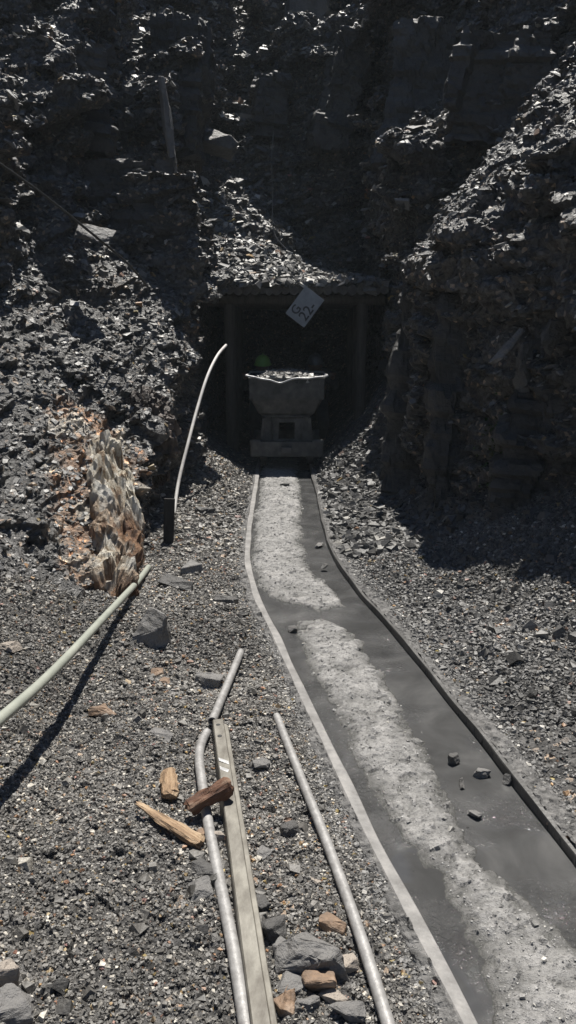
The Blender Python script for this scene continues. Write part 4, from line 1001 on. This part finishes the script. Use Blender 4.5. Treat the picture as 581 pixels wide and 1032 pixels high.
    for s in (-1, 1):
        st = .28 * s * mirror; skin_mesh('boot', [(s * .12, .655 + st, .20), (s * .12, .66 + st, .06), (s * .12, .56 + st, .045), (s * .12, .48 + st, .04)], [(0, 1), (1, 2), (2, 3)], [.062, .06, (.052, .045), (.045, .035)], M['boot'], root)
    bm = bmesh.new(); q = bmesh.ops.create_uvsphere(bm, u_segments=28, v_segments=16, radius=1)
    for v in q['verts']:
        x_, y_, z_ = v.co
        if z_ < 0: x_ *= 1.0 + .18 * min(1, -z_ * 6); y_ *= 1.0 + (.28 if y_ < 0 else .12) * min(1, -z_ * 6); z_ = max(z_, -.12)
        v.co = (x_ * .105, y_ * .125, z_ * .115)
    for f in bm.faces: f.smooth = True
    hl = bm_obj('helmet', bm, helm, root, True); hl.location = (0, .005, 1.245 + k); hl.rotation_euler = (.15, 0, 0)
    bm = bmesh.new(); box_bm(bm, (0, 0, 0), (.016, .2, .012), bev=.004); rd = bm_obj('ridge', bm, helm, hl); rd.location = (0, 0, .112)
    return root
yb = YC + LEN + .27
p_ = at(265, 367, yb + .0)
miner(p_.x, yb, p_.z - .055, M['helm_g'], 'person in a green helmet bending to push the cart from behind')
p_ = at(318, 366, yb); miner(p_.x, yb, p_.z - .05, M['helm_d'], 'person in a dark helmet beside the green-helmeted one behind the cart', -1)

# ------------------------------------------------------------------ moss
c_ = at(505, 462, 5.65)
n = 260; P = np.array(c_)[None] + rng.normal(size=(n, 3)) * np.array([.05, .12, .17]); S = rng.uniform(.01, .03, n).astype(np.float32)
C = np.stack([rng.uniform(.02, .05, n), rng.uniform(.05, .09, n), rng.uniform(.008, .02, n)], 1).astype(np.float32)
o = stones('moss', P, S, C, .15, None, 2.0); tag(o, kind='stuff', label='green moss on the dark right rock wall')

lap('945')
# ------------------------------------------------------------------ light, sky, camera
w = bpy.data.worlds.new('World'); SC.world = w; w.use_nodes = True; nt = w.node_tree
sky = nt.nodes.new('ShaderNodeTexSky'); sky.sky_type = 'NISHITA'; sky.sun_disc = False; sky.sun_elevation = el; sky.sun_rotation = az; sky.altitude = 2500
nt.links.new(sky.outputs['Color'], nt.nodes['Background'].inputs['Color']); nt.nodes['Background'].inputs['Strength'].default_value = .072
sl = bpy.data.lights.new('sun', 'SUN'); sl.energy = 4.6; sl.angle = math.radians(.53); sl.color = (1, .955, .88)
so = bpy.data.objects.new('sun', sl); COL.objects.link(so); so.rotation_euler = SUN.to_track_quat('Z', 'Y').to_euler(); so.location = (0, 0, 12)
bm = bmesh.new(); box_bm(bm, (0, 0, 5.0), (140, 140, 13.0)); hz = bm_obj('haze', bm, None)
m = bpy.data.materials.new('glare_veil'); m.use_nodes = True; nt2 = m.node_tree; nt2.nodes.clear(); out_ = nt2.nodes.new('ShaderNodeOutputMaterial'); pv = nt2.nodes.new('ShaderNodeVolumePrincipled')
pv.inputs['Color'].default_value = (.80, .92, 1, 1); pv.inputs['Density'].default_value = .0013; pv.inputs['Anisotropy'].default_value = 0; nt2.links.new(pv.outputs['Volume'], out_.inputs['Volume'])  # added volume imitating the bluish glare veil over the upper walls
hz.data.materials.append(m); tag(hz, kind='stuff', label='thin bluish haze added to stand in for the glare over the upper walls')
cam = bpy.data.cameras.new('camera'); co_ = bpy.data.objects.new('camera', cam); COL.objects.link(co_); SC.camera = co_
cam.sensor_fit = 'VERTICAL'; cam.angle = 2 * math.atan(516 / F); co_.location = (0, 0, H); co_.rotation_euler = (math.pi / 2 - PITCH, 0, 0)
cam.clip_start = .05; cam.clip_end = 1000
SC.view_settings.view_transform = 'Standard'; SC.view_settings.look = 'None'; SC.view_settings.exposure = .6; SC.view_settings.gamma = 1
SC.cycles.max_bounces = 5; SC.cycles.diffuse_bounces = 3; SC.cycles.glossy_bounces = 2
